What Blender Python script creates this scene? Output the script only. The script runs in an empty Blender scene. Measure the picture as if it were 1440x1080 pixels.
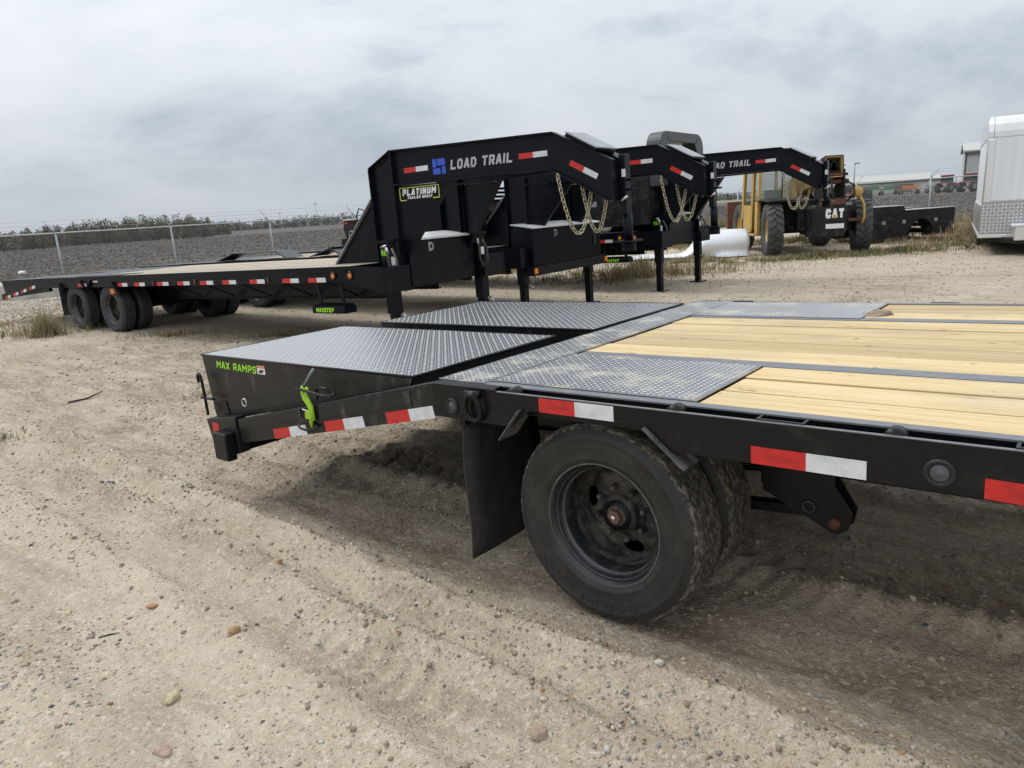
import bpy, math, random
import numpy as np
from math import sin, cos, pi, radians, sqrt
from mathutils import Vector, Matrix
random.seed(7); RNG = np.random.default_rng(11)
SC = bpy.context.scene
COL = SC.collection

# ------------------------------------------------------------------ camera
F_PX, PITCH, ROLL, CAM_H = 1008.4, radians(13.65), radians(3.44), 1.521
cd = bpy.data.cameras.new('camera'); cam = bpy.data.objects.new('camera', cd); COL.objects.link(cam)
cd.sensor_fit = 'HORIZONTAL'; cd.sensor_width = 36.0; cd.lens = F_PX / 1440 * 36
cd.clip_start = 0.05; cd.clip_end = 4000
fw = Vector((0, cos(PITCH), -sin(PITCH))); rt = Vector((1, 0, 0)); up = Vector((0, sin(PITCH), cos(PITCH)))
r2 = cos(ROLL) * rt - sin(ROLL) * up; u2 = sin(ROLL) * rt + cos(ROLL) * up
cam.matrix_world = Matrix(((r2.x, u2.x, -fw.x, 0), (r2.y, u2.y, -fw.y, 0), (r2.z, u2.z, -fw.z, CAM_H), (0, 0, 0, 1)))
SC.camera = cam

# ------------------------------------------------------------------ sky, sun, exposure
SUN_EL, SUN_AZ = radians(52), radians(306)      # azimuth of the sun, clockwise from +Y
w = bpy.data.worlds.new('World'); SC.world = w; w.use_nodes = True
nt = w.node_tree; nt.nodes.clear()
def N(t, kind, **kw):
    n = t.nodes.new(kind)
    for k, v in kw.items():
        if k.startswith('i_'): n.inputs[k[2:].replace('_', ' ')].default_value = v
        else: setattr(n, k, v)
    return n
SKX, SKY = 12.7, 3.3                                        # where the cloud pattern sits
out = N(nt, 'ShaderNodeOutputWorld'); bg = N(nt, 'ShaderNodeBackground'); bg.inputs[1].default_value = 0.1
sky = N(nt, 'ShaderNodeTexSky', sky_type='NISHITA', sun_disc=False, sun_elevation=SUN_EL, sun_rotation=SUN_AZ)
sky.air_density = 1.0; sky.dust_density = 3.0
tc = N(nt, 'ShaderNodeTexCoord'); sep = N(nt, 'ShaderNodeSeparateXYZ'); nt.links.new(tc.outputs['Generated'], sep.inputs[0])
def M(t, op, a, b=None, c=None, clamp=False):
    n = t.nodes.new('ShaderNodeMath'); n.operation = op; n.use_clamp = clamp
    for i, x in enumerate((a, b, c)):
        if x is None: continue
        if isinstance(x, (int, float)): n.inputs[i].default_value = x
        else: t.links.new(x, n.inputs[i])
    return n.outputs[0]
zc = M(nt, 'MAXIMUM', sep.outputs[2], 0.0)
cmb = N(nt, 'ShaderNodeCombineXYZ'); nt.links.new(sep.outputs[0], cmb.inputs[0]); nt.links.new(sep.outputs[1], cmb.inputs[1]); nt.links.new(M(nt, 'MULTIPLY', zc, 2.6), cmb.inputs[2])
def wnoise(scale, detail, rough, off, dist=0.0):
    mp = N(nt, 'ShaderNodeMapping'); mp.inputs['Location'].default_value = off; nt.links.new(cmb.outputs[0], mp.inputs[0])
    n = N(nt, 'ShaderNodeTexNoise'); nt.links.new(mp.outputs[0], n.inputs['Vector'])
    n.inputs['Scale'].default_value = scale; n.inputs['Detail'].default_value = detail
    n.inputs['Roughness'].default_value = rough; n.inputs['Distortion'].default_value = dist
    return n.outputs['Fac']
n1 = wnoise(2.1, 8, 0.58, (SKX, SKY, 0), 0.25); n2 = wnoise(0.9, 3, 0.5, (SKX + 9.2, 1.4, 2.0), 0.2)
nn = M(nt, 'ADD', M(nt, 'MULTIPLY', n1, 0.72), M(nt, 'MULTIPLY', n2, 0.28))
cr = N(nt, 'ShaderNodeValToRGB'); nt.links.new(nn, cr.inputs[0])
e = cr.color_ramp.elements
e[0].position = 0.375; e[0].color = (0.385, 0.45, 0.535, 1); e[1].position = 0.60; e[1].color = (0.86, 0.90, 0.945, 1)
m_ = e.new(0.44); m_.color = (0.58, 0.645, 0.725, 1); m_ = e.new(0.495); m_.color = (0.735, 0.79, 0.85, 1)
# plain overcast brightening towards the zenith
gr = M(nt, 'ADD', M(nt, 'MULTIPLY', zc, 0.98), 0.74)
hz = N(nt, 'ShaderNodeMixRGB'); hz.inputs[2].default_value = (0.69, 0.755, 0.825, 1)
nt.links.new(M(nt, 'POWER', M(nt, 'SUBTRACT', 1.0, zc, clamp=True), 16.0), hz.inputs[0]); nt.links.new(cr.outputs[0], hz.inputs[1])
vm = N(nt, 'ShaderNodeVectorMath', operation='SCALE'); nt.links.new(hz.outputs[0], vm.inputs[0]); nt.links.new(M(nt, 'MULTIPLY', gr, 10.0), vm.inputs['Scale'])
mx = N(nt, 'ShaderNodeMixRGB'); mx.inputs[0].default_value = 0.93
nt.links.new(sky.outputs[0], mx.inputs[1]); nt.links.new(vm.outputs[0], mx.inputs[2])
nt.links.new(mx.outputs[0], bg.inputs[0]); nt.links.new(bg.outputs[0], out.inputs[0])
sl = bpy.data.lights.new('sun', 'SUN'); sl.energy = 1.5; sl.angle = radians(18); sl.color = (1, 0.965, 0.91)
so = bpy.data.objects.new('sun', sl); COL.objects.link(so)
sd = Vector((sin(SUN_AZ) * cos(SUN_EL), cos(SUN_AZ) * cos(SUN_EL), sin(SUN_EL)))
so.rotation_euler = sd.to_track_quat('Z', 'Y').to_euler(); so.location = (0, 0, 30)
vs = SC.view_settings; vs.view_transform = 'Standard'; vs.look = 'None'; vs.gamma = 1.0; vs.use_curve_mapping = False; vs.exposure = 0.12

# ------------------------------------------------------------------ materials
def mat(name, c, rough=0.5, metal=0.0, c2=None, scale=5.0, lo=0.4, hi=0.65, stretch=(1, 1, 1), bump=None, dust=None, dscale=3.0, dlo=0.5, dhi=0.75,
        damt=0.5, rnd=0.0, spec=0.5, rough2=None, detail=6, trans=0, alpha=1.0, emit=0, coords='Object', dst=None):
    m = bpy.data.materials.new(name); m.use_nodes = True; t = m.node_tree; b = t.nodes['Principled BSDF']
    b.inputs['Roughness'].default_value = rough; b.inputs['Metallic'].default_value = metal; b.inputs['Specular IOR Level'].default_value = spec
    b.inputs['Base Color'].default_value = (*c, 1)
    if trans: b.inputs['Transmission Weight'].default_value = trans
    if alpha < 1: b.inputs['Alpha'].default_value = alpha
    if not (c2 or bump or dust or rnd): return m
    tcn = N(t, 'ShaderNodeTexCoord'); mp = N(t, 'ShaderNodeMapping'); mp.inputs['Scale'].default_value = stretch
    src = tcn.outputs[coords]
    oi = None
    if rnd:
        oi = N(t, 'ShaderNodeObjectInfo'); va = N(t, 'ShaderNodeVectorMath', operation='ADD'); vmul = N(t, 'ShaderNodeVectorMath', operation='SCALE')
        vmul.inputs[0].default_value = (13.1, 7.3, 3.7); t.links.new(oi.outputs['Random'], vmul.inputs['Scale'])
        t.links.new(src, va.inputs[0]); t.links.new(vmul.outputs[0], va.inputs[1]); src = va.outputs[0]
    t.links.new(src, mp.inputs[0])
    col = None
    def noise(sc, vec, det=detail, rg=0.6):
        n = N(t, 'ShaderNodeTexNoise'); n.inputs['Scale'].default_value = sc; n.inputs['Detail'].default_value = det; n.inputs['Roughness'].default_value = rg
        t.links.new(vec, n.inputs['Vector']); return n.outputs['Fac']
    def ramp(f, a, bb):
        mr = N(t, 'ShaderNodeMapRange'); mr.inputs[1].default_value = a; mr.inputs[2].default_value = bb; t.links.new(f, mr.inputs[0]); return mr.outputs[0]
    def mix(f, A, B):
        x = N(t, 'ShaderNodeMixRGB')
        for i, v in ((0, f), (1, A), (2, B)):
            if isinstance(v, (tuple, float, int)): x.inputs[i].default_value = v if isinstance(v, (float, int)) else (*v, 1)
            else: t.links.new(v, x.inputs[i])
        return x.outputs[0]
    col = c
    if c2:
        f = ramp(noise(scale, mp.outputs[0]), lo, hi); col = mix(f, c, c2)
    if rnd:
        hs = N(t, 'ShaderNodeHueSaturation'); mr = N(t, 'ShaderNodeMapRange'); mr.inputs[3].default_value = 1 - rnd; mr.inputs[4].default_value = 1 + rnd
        t.links.new(oi.outputs['Random'], mr.inputs[0]); t.links.new(mr.outputs[0], hs.inputs['Value'])
        if isinstance(col, tuple): hs.inputs['Color'].default_value = (*col, 1)
        else: t.links.new(col, hs.inputs['Color'])
        col = hs.outputs[0]
    if dust:
        dv = src
        if dst:
            mp2 = N(t, 'ShaderNodeMapping'); mp2.inputs['Scale'].default_value = dst; t.links.new(src, mp2.inputs[0]); dv = mp2.outputs[0]
        f = ramp(noise(dscale, dv, 8, 0.7), dlo, dhi); f = M(t, 'MULTIPLY', f, damt)
        col = mix(f, col, dust)
        rr = N(t, 'ShaderNodeMapRange'); rr.inputs[3].default_value = rough; rr.inputs[4].default_value = min(1, rough + 0.45 if rough2 is None else rough2)
        t.links.new(f, rr.inputs[0]); t.links.new(rr.outputs[0], b.inputs['Roughness'])
    if not isinstance(col, tuple): t.links.new(col, b.inputs['Base Color'])
    if bump:
        bs, st, ds = bump
        bn = N(t, 'ShaderNodeBump'); bn.inputs['Strength'].default_value = st; bn.inputs['Distance'].default_value = ds
        t.links.new(noise(bs, mp.outputs[0]), bn.inputs['Height']); t.links.new(bn.outputs[0], b.inputs['Normal'])
    return m
K = {}
DUST = (0.30, 0.255, 0.20)
K['black'] = mat('black_paint', (0.0080, 0.0083, 0.009), 0.32, spec=0.24, dust=DUST, dscale=9, dlo=0.55, dhi=0.85, damt=0.10)
K['tread_hi'] = mat('sky_bright_tread_diamonds', (0.90, 0.90, 0.89), 0.30, 0.9)  # sky reflection on black-painted diamonds, put into the colour as bright metal
K['scuffed'] = mat('scuffed_black_paint', (0.009, 0.0093, 0.010), 0.36, spec=0.35, dust=(0.36, 0.33, 0.29), dscale=11, dst=(1, 1, 0.35), dlo=0.55, dhi=0.80, damt=0.34)
K['plate'] = mat('black_tread_plate', (0.36, 0.36, 0.365), 0.27, metal=0.92, dust=(0.62, 0.52, 0.34), dscale=3.2, dlo=0.60, dhi=0.72, damt=0.10, spec=0.75)
K['plate_dusty'] = mat('tread_plate_with_sawdust', (0.32, 0.32, 0.328), 0.30, metal=0.92, dust=(0.74, 0.64, 0.44), dscale=5.5, dlo=0.50, dhi=0.66, damt=0.6, spec=0.75)
K['steel_strip'] = mat('worn_grey_steel', (0.17, 0.175, 0.19), 0.42, 0.2, dust=(0.4, 0.36, 0.3), dscale=14, damt=0.4)
K['navy'] = mat('navy_black_paint', (0.0042, 0.0055, 0.010), 0.30, spec=0.15, dust=DUST, dscale=6, dlo=0.55, dhi=0.85, damt=0.08)
K['graphite'] = mat('graphite_paint', (0.0055, 0.007, 0.012), 0.30, spec=0.16, dust=DUST, dscale=6, dlo=0.58, dhi=0.9, damt=0.05)
K['grey_steel'] = mat('grey_coated_steel', (0.05, 0.053, 0.06), 0.42, dust=DUST, dscale=6, damt=0.1)
def wood_mat(name, ca, cb, ck):
    m = bpy.data.materials.new(name); m.use_nodes = True; t = m.node_tree; b = t.nodes['Principled BSDF']; b.inputs['Roughness'].default_value = 0.72; b.inputs['Specular IOR Level'].default_value = 0.25
    tcn = N(t, 'ShaderNodeTexCoord'); oi = N(t, 'ShaderNodeObjectInfo'); vmul = N(t, 'ShaderNodeVectorMath', operation='SCALE'); vmul.inputs[0].default_value = (31, 17, 5)
    t.links.new(oi.outputs['Random'], vmul.inputs['Scale']); va = N(t, 'ShaderNodeVectorMath', operation='ADD'); t.links.new(tcn.outputs['Object'], va.inputs[0]); t.links.new(vmul.outputs[0], va.inputs[1])
    def nz(stretch, sc, det=5, rg=0.6, dist=0.0):
        mp = N(t, 'ShaderNodeMapping'); mp.inputs['Scale'].default_value = stretch; t.links.new(va.outputs[0], mp.inputs[0])
        n = N(t, 'ShaderNodeTexNoise'); n.inputs['Scale'].default_value = sc; n.inputs['Detail'].default_value = det; n.inputs['Roughness'].default_value = rg; n.inputs['Distortion'].default_value = dist
        t.links.new(mp.outputs[0], n.inputs['Vector']); return n.outputs['Fac']
    def mr(f, a, bb, c=0.0, d=1.0):
        x = N(t, 'ShaderNodeMapRange'); t.links.new(f, x.inputs[0])
        for i, v in enumerate((a, bb, c, d)): x.inputs[i + 1].default_value = v
        return x.outputs[0]
    def mix(f, A, B, mode='MIX'):
        x = N(t, 'ShaderNodeMixRGB', blend_type=mode)
        for i, v in ((0, f), (1, A), (2, B)):
            if isinstance(v, tuple): x.inputs[i].default_value = (*v, 1)
            elif isinstance(v, (float, int)): x.inputs[i].default_value = v
            else: t.links.new(v, x.inputs[i])
        return x.outputs[0]
    g = nz((0.5, 26, 26), 2.0, 6, 0.65, 0.6)
    col = mix(mr(g, 0.35, 0.68), ca, cb)
    col = mix(mr(nz((0.9, 4, 4), 1.3, 3), 0.5, 0.72, 0, 0.55), col, (ca[0] * 1.12, ca[1] * 1.14, ca[2] * 1.3))
    col = mix(mr(nz((5, 20, 20), 1.4, 3), 0.665, 0.70, 0, 0.85), col, ck)                 # knots and nicks
    col = mix(mr(nz((1.0, 55, 55), 1.0, 5), 0.60, 0.72, 0, 0.6), col, ck)                # dark grain lines
    col = mix(mr(nz((1.5, 3, 3), 1.1, 8), 0.50, 0.74, 0, 0.6), col, (0.36, 0.31, 0.25))      # grime
    hs = N(t, 'ShaderNodeHueSaturation'); t.links.new(mr(oi.outputs['Random'], 0, 1, 0.76, 1.10), hs.inputs['Value']); t.links.new(col, hs.inputs['Color'])
    t.links.new(hs.outputs[0], b.inputs['Base Color'])
    bn = N(t, 'ShaderNodeBump'); bn.inputs['Strength'].default_value = 0.25; bn.inputs['Distance'].default_value = 0.003; t.links.new(g, bn.inputs['Height']); t.links.new(bn.outputs[0], b.inputs['Normal'])
    return m
K['wood'] = wood_mat('pine_planks', (0.70, 0.545, 0.305), (0.545, 0.39, 0.19), (0.14, 0.085, 0.04))
K['wood_old'] = wood_mat('weathered_planks', (0.55, 0.47, 0.36), (0.42, 0.35, 0.27), (0.16, 0.12, 0.09))
K['timber'] = mat('old_timber', (0.12, 0.10, 0.08), 0.85, c2=(0.05, 0.042, 0.035), scale=6, stretch=(3, 3, 1))
K['red'] = mat('red_reflector', (0.62, 0.022, 0.02), 0.35, c2=(0.50, 0.018, 0.016), scale=30)
K['white'] = mat('white_reflector', (0.74, 0.76, 0.78), 0.38, c2=(0.60, 0.62, 0.64), scale=26, dust=DUST, dscale=8, damt=0.12)
K['ghost_red'] = mat('red_print', (0.46, 0.03, 0.03), 0.4); K['ghost_white'] = mat('pale_print', (0.84, 0.85, 0.86), 0.4)
K['rubber'] = mat('tyre_rubber', (0.018, 0.0175, 0.017), 0.55, dust=(0.11, 0.095, 0.078), dscale=9, dlo=0.46, dhi=0.8, damt=0.4, rough2=0.8)
K['tread'] = mat('muddy_tread', (0.022, 0.021, 0.020), 0.75, dust=(0.36, 0.31, 0.235), dscale=34, dst=(1, 3.0, 1), dlo=0.44, dhi=0.70, damt=0.75, rough2=0.95, bump=(70, 0.5, 0.004))
K['rubber_grey'] = mat('dusty_grey_rubber', (0.085, 0.085, 0.086), 0.85, c2=(0.05, 0.05, 0.052), scale=4)
K['letter_rubber'] = mat('raised_rubber', (0.040, 0.038, 0.036), 0.5)
K['rubber_far'] = mat('dusty_tyre_rubber', (0.035, 0.036, 0.040), 0.7, dust=(0.16, 0.15, 0.13), dscale=5, damt=0.3)
K['rim'] = mat('black_wheel_enamel', (0.018, 0.019, 0.021), 0.32, dust=(0.20, 0.17, 0.135), dscale=16, dlo=0.5, dhi=0.74, damt=0.35)
K['rim_mud'] = mat('muddy_wheel_disc', (0.02, 0.02, 0.02), 0.6, dust=(0.22, 0.185, 0.14), dscale=18, dlo=0.42, dhi=0.66, damt=0.6)
K['grommet'] = mat('black_rubber', (0.012, 0.012, 0.013), 0.6)
K['smoke_lens'] = mat('smoked_lens', (0.085, 0.085, 0.09), 0.22)
K['chrome'] = mat('bright_zinc', (0.62, 0.62, 0.60), 0.25, 0.9)
K['hubred'] = mat('red_hub_cap', (0.13, 0.026, 0.02), 0.5, dust=(0.2, 0.15, 0.12), dscale=30, dlo=0.4, dhi=0.65, damt=0.7)
K['rim_edge'] = mat('worn_rim_edge', (0.085, 0.085, 0.088), 0.4, dust=DUST, dscale=20, damt=0.5)
K['lime'] = mat('lime_green_paint', (0.34, 0.60, 0.02), 0.42, dust=DUST, dscale=22, damt=0.2)
K['lime_print'] = mat('lime_lettering', (0.36, 0.78, 0.03), 0.5)
K['blue_print'] = mat('blue_lettering', (0.035, 0.10, 0.60), 0.45); K['silver_print'] = mat('silver_lettering', (0.46, 0.47, 0.50), 0.45)
K['white_print'] = mat('white_lettering', (0.8, 0.8, 0.78), 0.5); K['yellow_print'] = mat('yellow_lettering', (0.72, 0.78, 0.10), 0.5)
K['orange_print'] = mat('orange_lettering', (0.75, 0.22, 0.05), 0.5)
K['amber'] = mat('amber_lens', (0.85, 0.22, 0.01), 0.25); K['amber_d'] = mat('amber_lens_core', (0.95, 0.42, 0.05), 0.2)
K['redlens'] = mat('red_lens', (0.6, 0.02, 0.015), 0.25)
K['dusty_black'] = mat('dusty_black_steel', (0.05, 0.053, 0.058), 0.5, dust=(0.22, 0.20, 0.18), dscale=20, dlo=0.4, dhi=0.7, damt=0.6)
K['skirt'] = mat('dark_aluminium', (0.42, 0.43, 0.45), 0.3, 0.9)  # darker base metal, so the bright tread diamonds stand out
K['flap'] = mat('mud_flap_rubber', (0.022, 0.022, 0.022), 0.6, dust=(0.13, 0.11, 0.09), dscale=10, damt=0.35, stretch=(1, 14, 1), bump=(9, 0.6, 0.01))
K['zinc_chain'] = mat('yellow_zinc_chain', (0.48, 0.43, 0.29), 0.35, 0.75)
K['alu'] = mat('bright_aluminium', (0.80, 0.81, 0.82), 0.28, 0.85, dust=(0.5, 0.48, 0.45), dscale=4, damt=0.2)
K['alu_white'] = mat('white_aluminium_skin', (0.78, 0.80, 0.82), 0.35, c2=(0.72, 0.74, 0.77), scale=1.2, stretch=(6, 6, 0.25), bump=(1.5, 0.08, 0.01))
K['galv'] = mat('galvanised_steel', (0.40, 0.41, 0.42), 0.5, 0.4, c2=(0.30, 0.31, 0.32), scale=8)
K['lid'] = mat('plain_aluminium_lid', (0.80, 0.81, 0.82), 0.4, 0.2, c2=(0.66, 0.67, 0.68), scale=3)
K['yellow'] = mat('machine_yellow', (0.55, 0.36, 0.085), 0.45, c2=(0.46, 0.29, 0.07), scale=4, dust=(0.30, 0.25, 0.17), dscale=5, damt=0.35)
K['mblack'] = mat('machine_black', (0.007, 0.0075, 0.009), 0.5, spec=0.3, dust=DUST, dscale=6, damt=0.25)
K['glass'] = mat('cab_glass', (0.35, 0.42, 0.37), 0.05, alpha=0.28)
K['rust'] = mat('rusty_steel', (0.16, 0.055, 0.03), 0.85, c2=(0.08, 0.035, 0.022), scale=7)
K['seat'] = mat('grey_seat', (0.05, 0.05, 0.055), 0.8)
K['concrete'] = mat('pale_concrete', (0.50, 0.48, 0.44), 0.9, c2=(0.36, 0.34, 0.31), scale=3, bump=(12, 0.4, 0.02))
K['bag'] = mat('white_plastic', (0.8, 0.8, 0.8), 0.4)
K['cloddirt'] = mat('dry_mud', (0.20, 0.15, 0.10), 0.95, c2=(0.32, 0.25, 0.17), scale=20)
K['shed'] = mat('pale_metal_cladding', (0.55, 0.55, 0.52), 0.6, c2=(0.48, 0.48, 0.46), scale=0.6); K['shed_roof'] = mat('pale_roof_sheeting', (0.46, 0.46, 0.43), 0.6)
K['shed_dark'] = mat('dark_trim', (0.10, 0.10, 0.11), 0.6)
K['f_red'] = mat('red_machine_paint', (0.28, 0.045, 0.04), 0.5); K['f_green'] = mat('green_machine_paint', (0.13, 0.23, 0.15), 0.55); K['f_orange'] = mat('orange_machine_paint', (0.50, 0.20, 0.09), 0.5)
K['f_grey'] = mat('grey_machine_paint', (0.24, 0.25, 0.26), 0.6); K['dark_glass'] = mat('dark_glass', (0.02, 0.025, 0.03), 0.1)
K['bark'] = mat('bark', (0.09, 0.07, 0.055), 0.9, c2=(0.05, 0.04, 0.032), scale=6)
K['leaf_a'] = mat('olive_leaves', (0.20, 0.195, 0.14), 0.9, c2=(0.13, 0.13, 0.09), scale=0.8); K['leaf_b'] = mat('brown_leaves', (0.23, 0.20, 0.16), 0.9, c2=(0.16, 0.138, 0.11), scale=0.8)
K['leaf_c'] = mat('far_grey_leaves', (0.24, 0.245, 0.235), 0.95)
K['straw'] = mat('straw_grass', (0.40, 0.32, 0.18), 0.9, c2=(0.27, 0.21, 0.125), scale=3); K['green'] = mat('green_grass', (0.14, 0.165, 0.045), 0.9, c2=(0.08, 0.105, 0.03), scale=3); K['brownweed'] = mat('brown_weeds', (0.23, 0.165, 0.11), 0.9)
K['mortar'] = mat('hose_rubber', (0.05, 0.05, 0.05), 0.5)
STONE = [mat('stone_%s' % n, c, 0.85, c2=tuple(v * 0.7 for v in c), scale=40, bump=(90, 0.3, 0.003)) for n, c in
         (('tan', (0.36, 0.29, 0.21)), ('grey', (0.30, 0.29, 0.28)), ('pale', (0.56, 0.51, 0.44)), ('orange', (0.40, 0.225, 0.115)), ('dark', (0.10, 0.095, 0.095)), ('yellow', (0.54, 0.44, 0.27)), ('rose', (0.40, 0.29, 0.22)))]

# ------------------------------------------------------------------ mesh helpers
class MB:
    def __init__(s): s.v = []; s.f = []; s.m = []; s.sm = []; s.mi = 0; s.smooth = False
    def add(s, vs_, fs):
        o = len(s.v); s.v.extend([tuple(p) for p in vs_])
        for f in fs: s.f.append(tuple(i + o for i in f)); s.m.append(s.mi); s.sm.append(s.smooth)
        return s
    def box(s, x0, x1, y0, y1, z0, z1):
        if x1 < x0: x0, x1 = x1, x0
        if y1 < y0: y0, y1 = y1, y0
        if z1 < z0: z0, z1 = z1, z0
        return s.add([(x0, y0, z0), (x1, y0, z0), (x1, y1, z0), (x0, y1, z0), (x0, y0, z1), (x1, y0, z1), (x1, y1, z1), (x0, y1, z1)],
                     [(3, 2, 1, 0), (4, 5, 6, 7), (0, 1, 5, 4), (1, 2, 6, 5), (2, 3, 7, 6), (3, 0, 4, 7)])
    def prism(s, pts, lo, hi, ax='y'):
        # pts in the plane normal to ax: 'y' -> (x,z), 'x' -> (y,z), 'z' -> (x,y)
        g = {'y': lambda p, h: (p[0], h, p[1]), 'x': lambda p, h: (h, p[0], p[1]), 'z': lambda p, h: (p[0], p[1], h)}[ax]
        n = len(pts); A = sum(pts[i][0] * pts[(i + 1) % n][1] - pts[(i + 1) % n][0] * pts[i][1] for i in range(n))
        if (A < 0) != (ax == 'y'): pts = pts[::-1]
        v = [g(p, lo) for p in pts] + [g(p, hi) for p in pts]
        return s.add(v, [tuple(range(n - 1, -1, -1)), tuple(range(n, 2 * n))] + [(i, (i + 1) % n, n + (i + 1) % n, n + i) for i in range(n)])
    def prism3(s, pts, off):
        # arbitrary planar 3-D polygon extruded by vector off
        n = len(pts); P = [Vector(p) for p in pts]; o = Vector(off)
        nr = sum(((P[i] - P[0]).cross(P[(i + 1) % n] - P[0]) for i in range(1, n - 1)), Vector())
        if nr.dot(o) < 0: P = P[::-1]
        return s.add(P + [p + o for p in P], [tuple(range(n - 1, -1, -1)), tuple(range(n, 2 * n))] + [(i, (i + 1) % n, n + (i + 1) % n, n + i) for i in range(n)])
    def bar(s, p, q, w_, h_, upv=(0, 0, 1)):
        p, q = Vector(p), Vector(q); d = (q - p).normalized(); u = Vector(upv)
        x = d.cross(u)
        if x.length < 1e-4: x = d.cross(Vector((1, 0, 0)))
        x.normalize(); u = x.cross(d); a, c = x * w_ / 2, u * h_ / 2
        return s.add([p - a - c, p + a - c, p + a + c, p - a + c, q - a - c, q + a - c, q + a + c, q - a + c],
                     [(0, 1, 2, 3), (7, 6, 5, 4), (0, 4, 5, 1), (1, 5, 6, 2), (2, 6, 7, 3), (3, 7, 4, 0)])
    def tube(s, pts, r, n=8, closed=False, caps=True):
        P = [Vector(p) for p in pts]; k = len(P); rs = r if isinstance(r, (list, tuple)) else [r] * k
        prev = None; rings = []
        for i in range(k):
            if closed: d = P[(i + 1) % k] - P[i - 1]
            else: d = P[min(i + 1, k - 1)] - P[max(i - 1, 0)]
            d.normalize()
            if prev is None: x = d.orthogonal().normalized()
            else:
                x = prev - d * prev.dot(d)
                x = x.normalized() if x.length > 1e-6 else d.orthogonal().normalized()
            prev = x; y = d.cross(x)
            rings.append([P[i] + (x * cos(2 * pi * j / n) + y * sin(2 * pi * j / n)) * rs[i] for j in range(n)])
        v = [p for R in rings for p in R]; f = []
        for i in range(k if closed else k - 1):
            i2 = (i + 1) % k
            for j in range(n): f.append((i * n + j, i * n + (j + 1) % n, i2 * n + (j + 1) % n, i2 * n + j))
        if caps and not closed: f.append(tuple(range(n - 1, -1, -1))); f.append(tuple((k - 1) * n + j for j in range(n)))
        old = s.smooth; s.smooth = n > 4; s.add(v, f); s.smooth = old; return s
    def lathe(s, prof, n=32, c=(0, 0, 0), ax='y', closed=False, rad=None):
        # prof: (radius, offset along the axis)
        v = []
        for i in range(n):
            a = 2 * pi * i / n
            for j, (r, h) in enumerate(prof):
                if rad: r = rad(i, j, r)
                u, w2 = r * cos(a), r * sin(a)
                v.append({'y': (c[0] + u, c[1] + h, c[2] + w2), 'x': (c[0] + h, c[1] + u, c[2] + w2), 'z': (c[0] + u, c[1] + w2, c[2] + h)}[ax])
        k = len(prof); f = []
        for i in range(n):
            i2 = (i + 1) % n
            for j in range(k if closed else k - 1):
                j2 = (j + 1) % k; q = (i * k + j, i * k + j2, i2 * k + j2, i2 * k + j)
                f.append(q if ax != 'y' else q[::-1])
        old = s.smooth; s.smooth = True; s.add(v, f); s.smooth = old; return s
    def disc(s, c, r, n=20, ax='y', d=-1):
        v = []
        for i in range(n):
            a = 2 * pi * i / n; u, w2 = r * cos(a), r * sin(a)
            v.append({'y': (c[0] + u, c[1], c[2] + w2), 'x': (c[0], c[1] + u, c[2] + w2), 'z': (c[0] + u, c[1] + w2, c[2])}[ax])
        return s.add(v, [tuple(range(n))])
    def mesh(s, name, mats):
        me = bpy.data.meshes.new(name); me.from_pydata([tuple(p) for p in s.v], [], s.f)
        for m in mats: me.materials.append(m)
        me.polygons.foreach_set('material_index', s.m); me.polygons.foreach_set('use_smooth', s.sm); me.update(); return me
def part(name, mb, m, parent=None, mw=None, bev=0.0, kind=None, label=None):
    ms = m if isinstance(m, (list, tuple)) else [m]
    ms = [K[x] if isinstance(x, str) else x for x in ms]
    me = mb.mesh(name, ms) if isinstance(mb, MB) else mb
    if not isinstance(mb, MB) and len(me.materials) == 0:
        for x in ms: me.materials.append(x)
    o = bpy.data.objects.new(name, me); COL.objects.link(o)
    if parent: o.parent = parent
    if mw is not None: o.matrix_basis = mw
    if bev:
        b = o.modifiers.new('bevel', 'BEVEL'); b.width = bev; b.segments = 2; b.limit_method = 'ANGLE'; b.angle_limit = radians(40)
    if kind: o['kind'] = kind
    if label: o['label'] = label
    return o
def thing(name, label, cat, mw=None, group=None):
    o = bpy.data.objects.new(name, None); COL.objects.link(o); o.empty_display_size = 0.2
    if mw is not None: o.matrix_world = mw
    o['label'] = label; o['category'] = cat
    if group: o['group'] = group
    return o
def tag(o, label, cat, group=None):
    o['label'] = label; o['category'] = cat
    if group: o['group'] = group
    return o
def TR(x, y, z, rz=0, s=1): return Matrix.Translation((x, y, z)) @ Matrix.Rotation(rz, 4, 'Z') @ Matrix.Scale(s, 4)
def basis(o, x, y, z): return Matrix(((x[0], y[0], z[0], o[0]), (x[1], y[1], z[1], o[1]), (x[2], y[2], z[2], o[2]), (0, 0, 0, 1)))
TXT = {}
def text_mesh(txt, size=1.0, ext=0.0, shear=0.0, bold=0.0, m='white_print', sx=1.0):
    key = (txt, size, ext, shear, bold, m, sx)
    if key not in TXT:
        cu = bpy.data.curves.new('lettering', 'FONT'); cu.body = txt; cu.size = size; cu.extrude = ext; cu.shear = shear; cu.offset = bold; cu.resolution_u = 2
        ob = bpy.data.objects.new('lettering', cu); COL.objects.link(ob)
        dg = bpy.context.evaluated_depsgraph_get(); me = bpy.data.meshes.new_from_object(ob.evaluated_get(dg))
        bpy.data.objects.remove(ob); bpy.data.curves.remove(cu)
        xs = [v.co.x for v in me.vertices]; x0 = min(xs)
        for v in me.vertices: v.co.x = (v.co.x - x0) * sx
        me.materials.clear(); me.materials.append(K[m]); TXT[key] = (me, (max(xs) - x0) * sx)
    return TXT[key]
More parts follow.
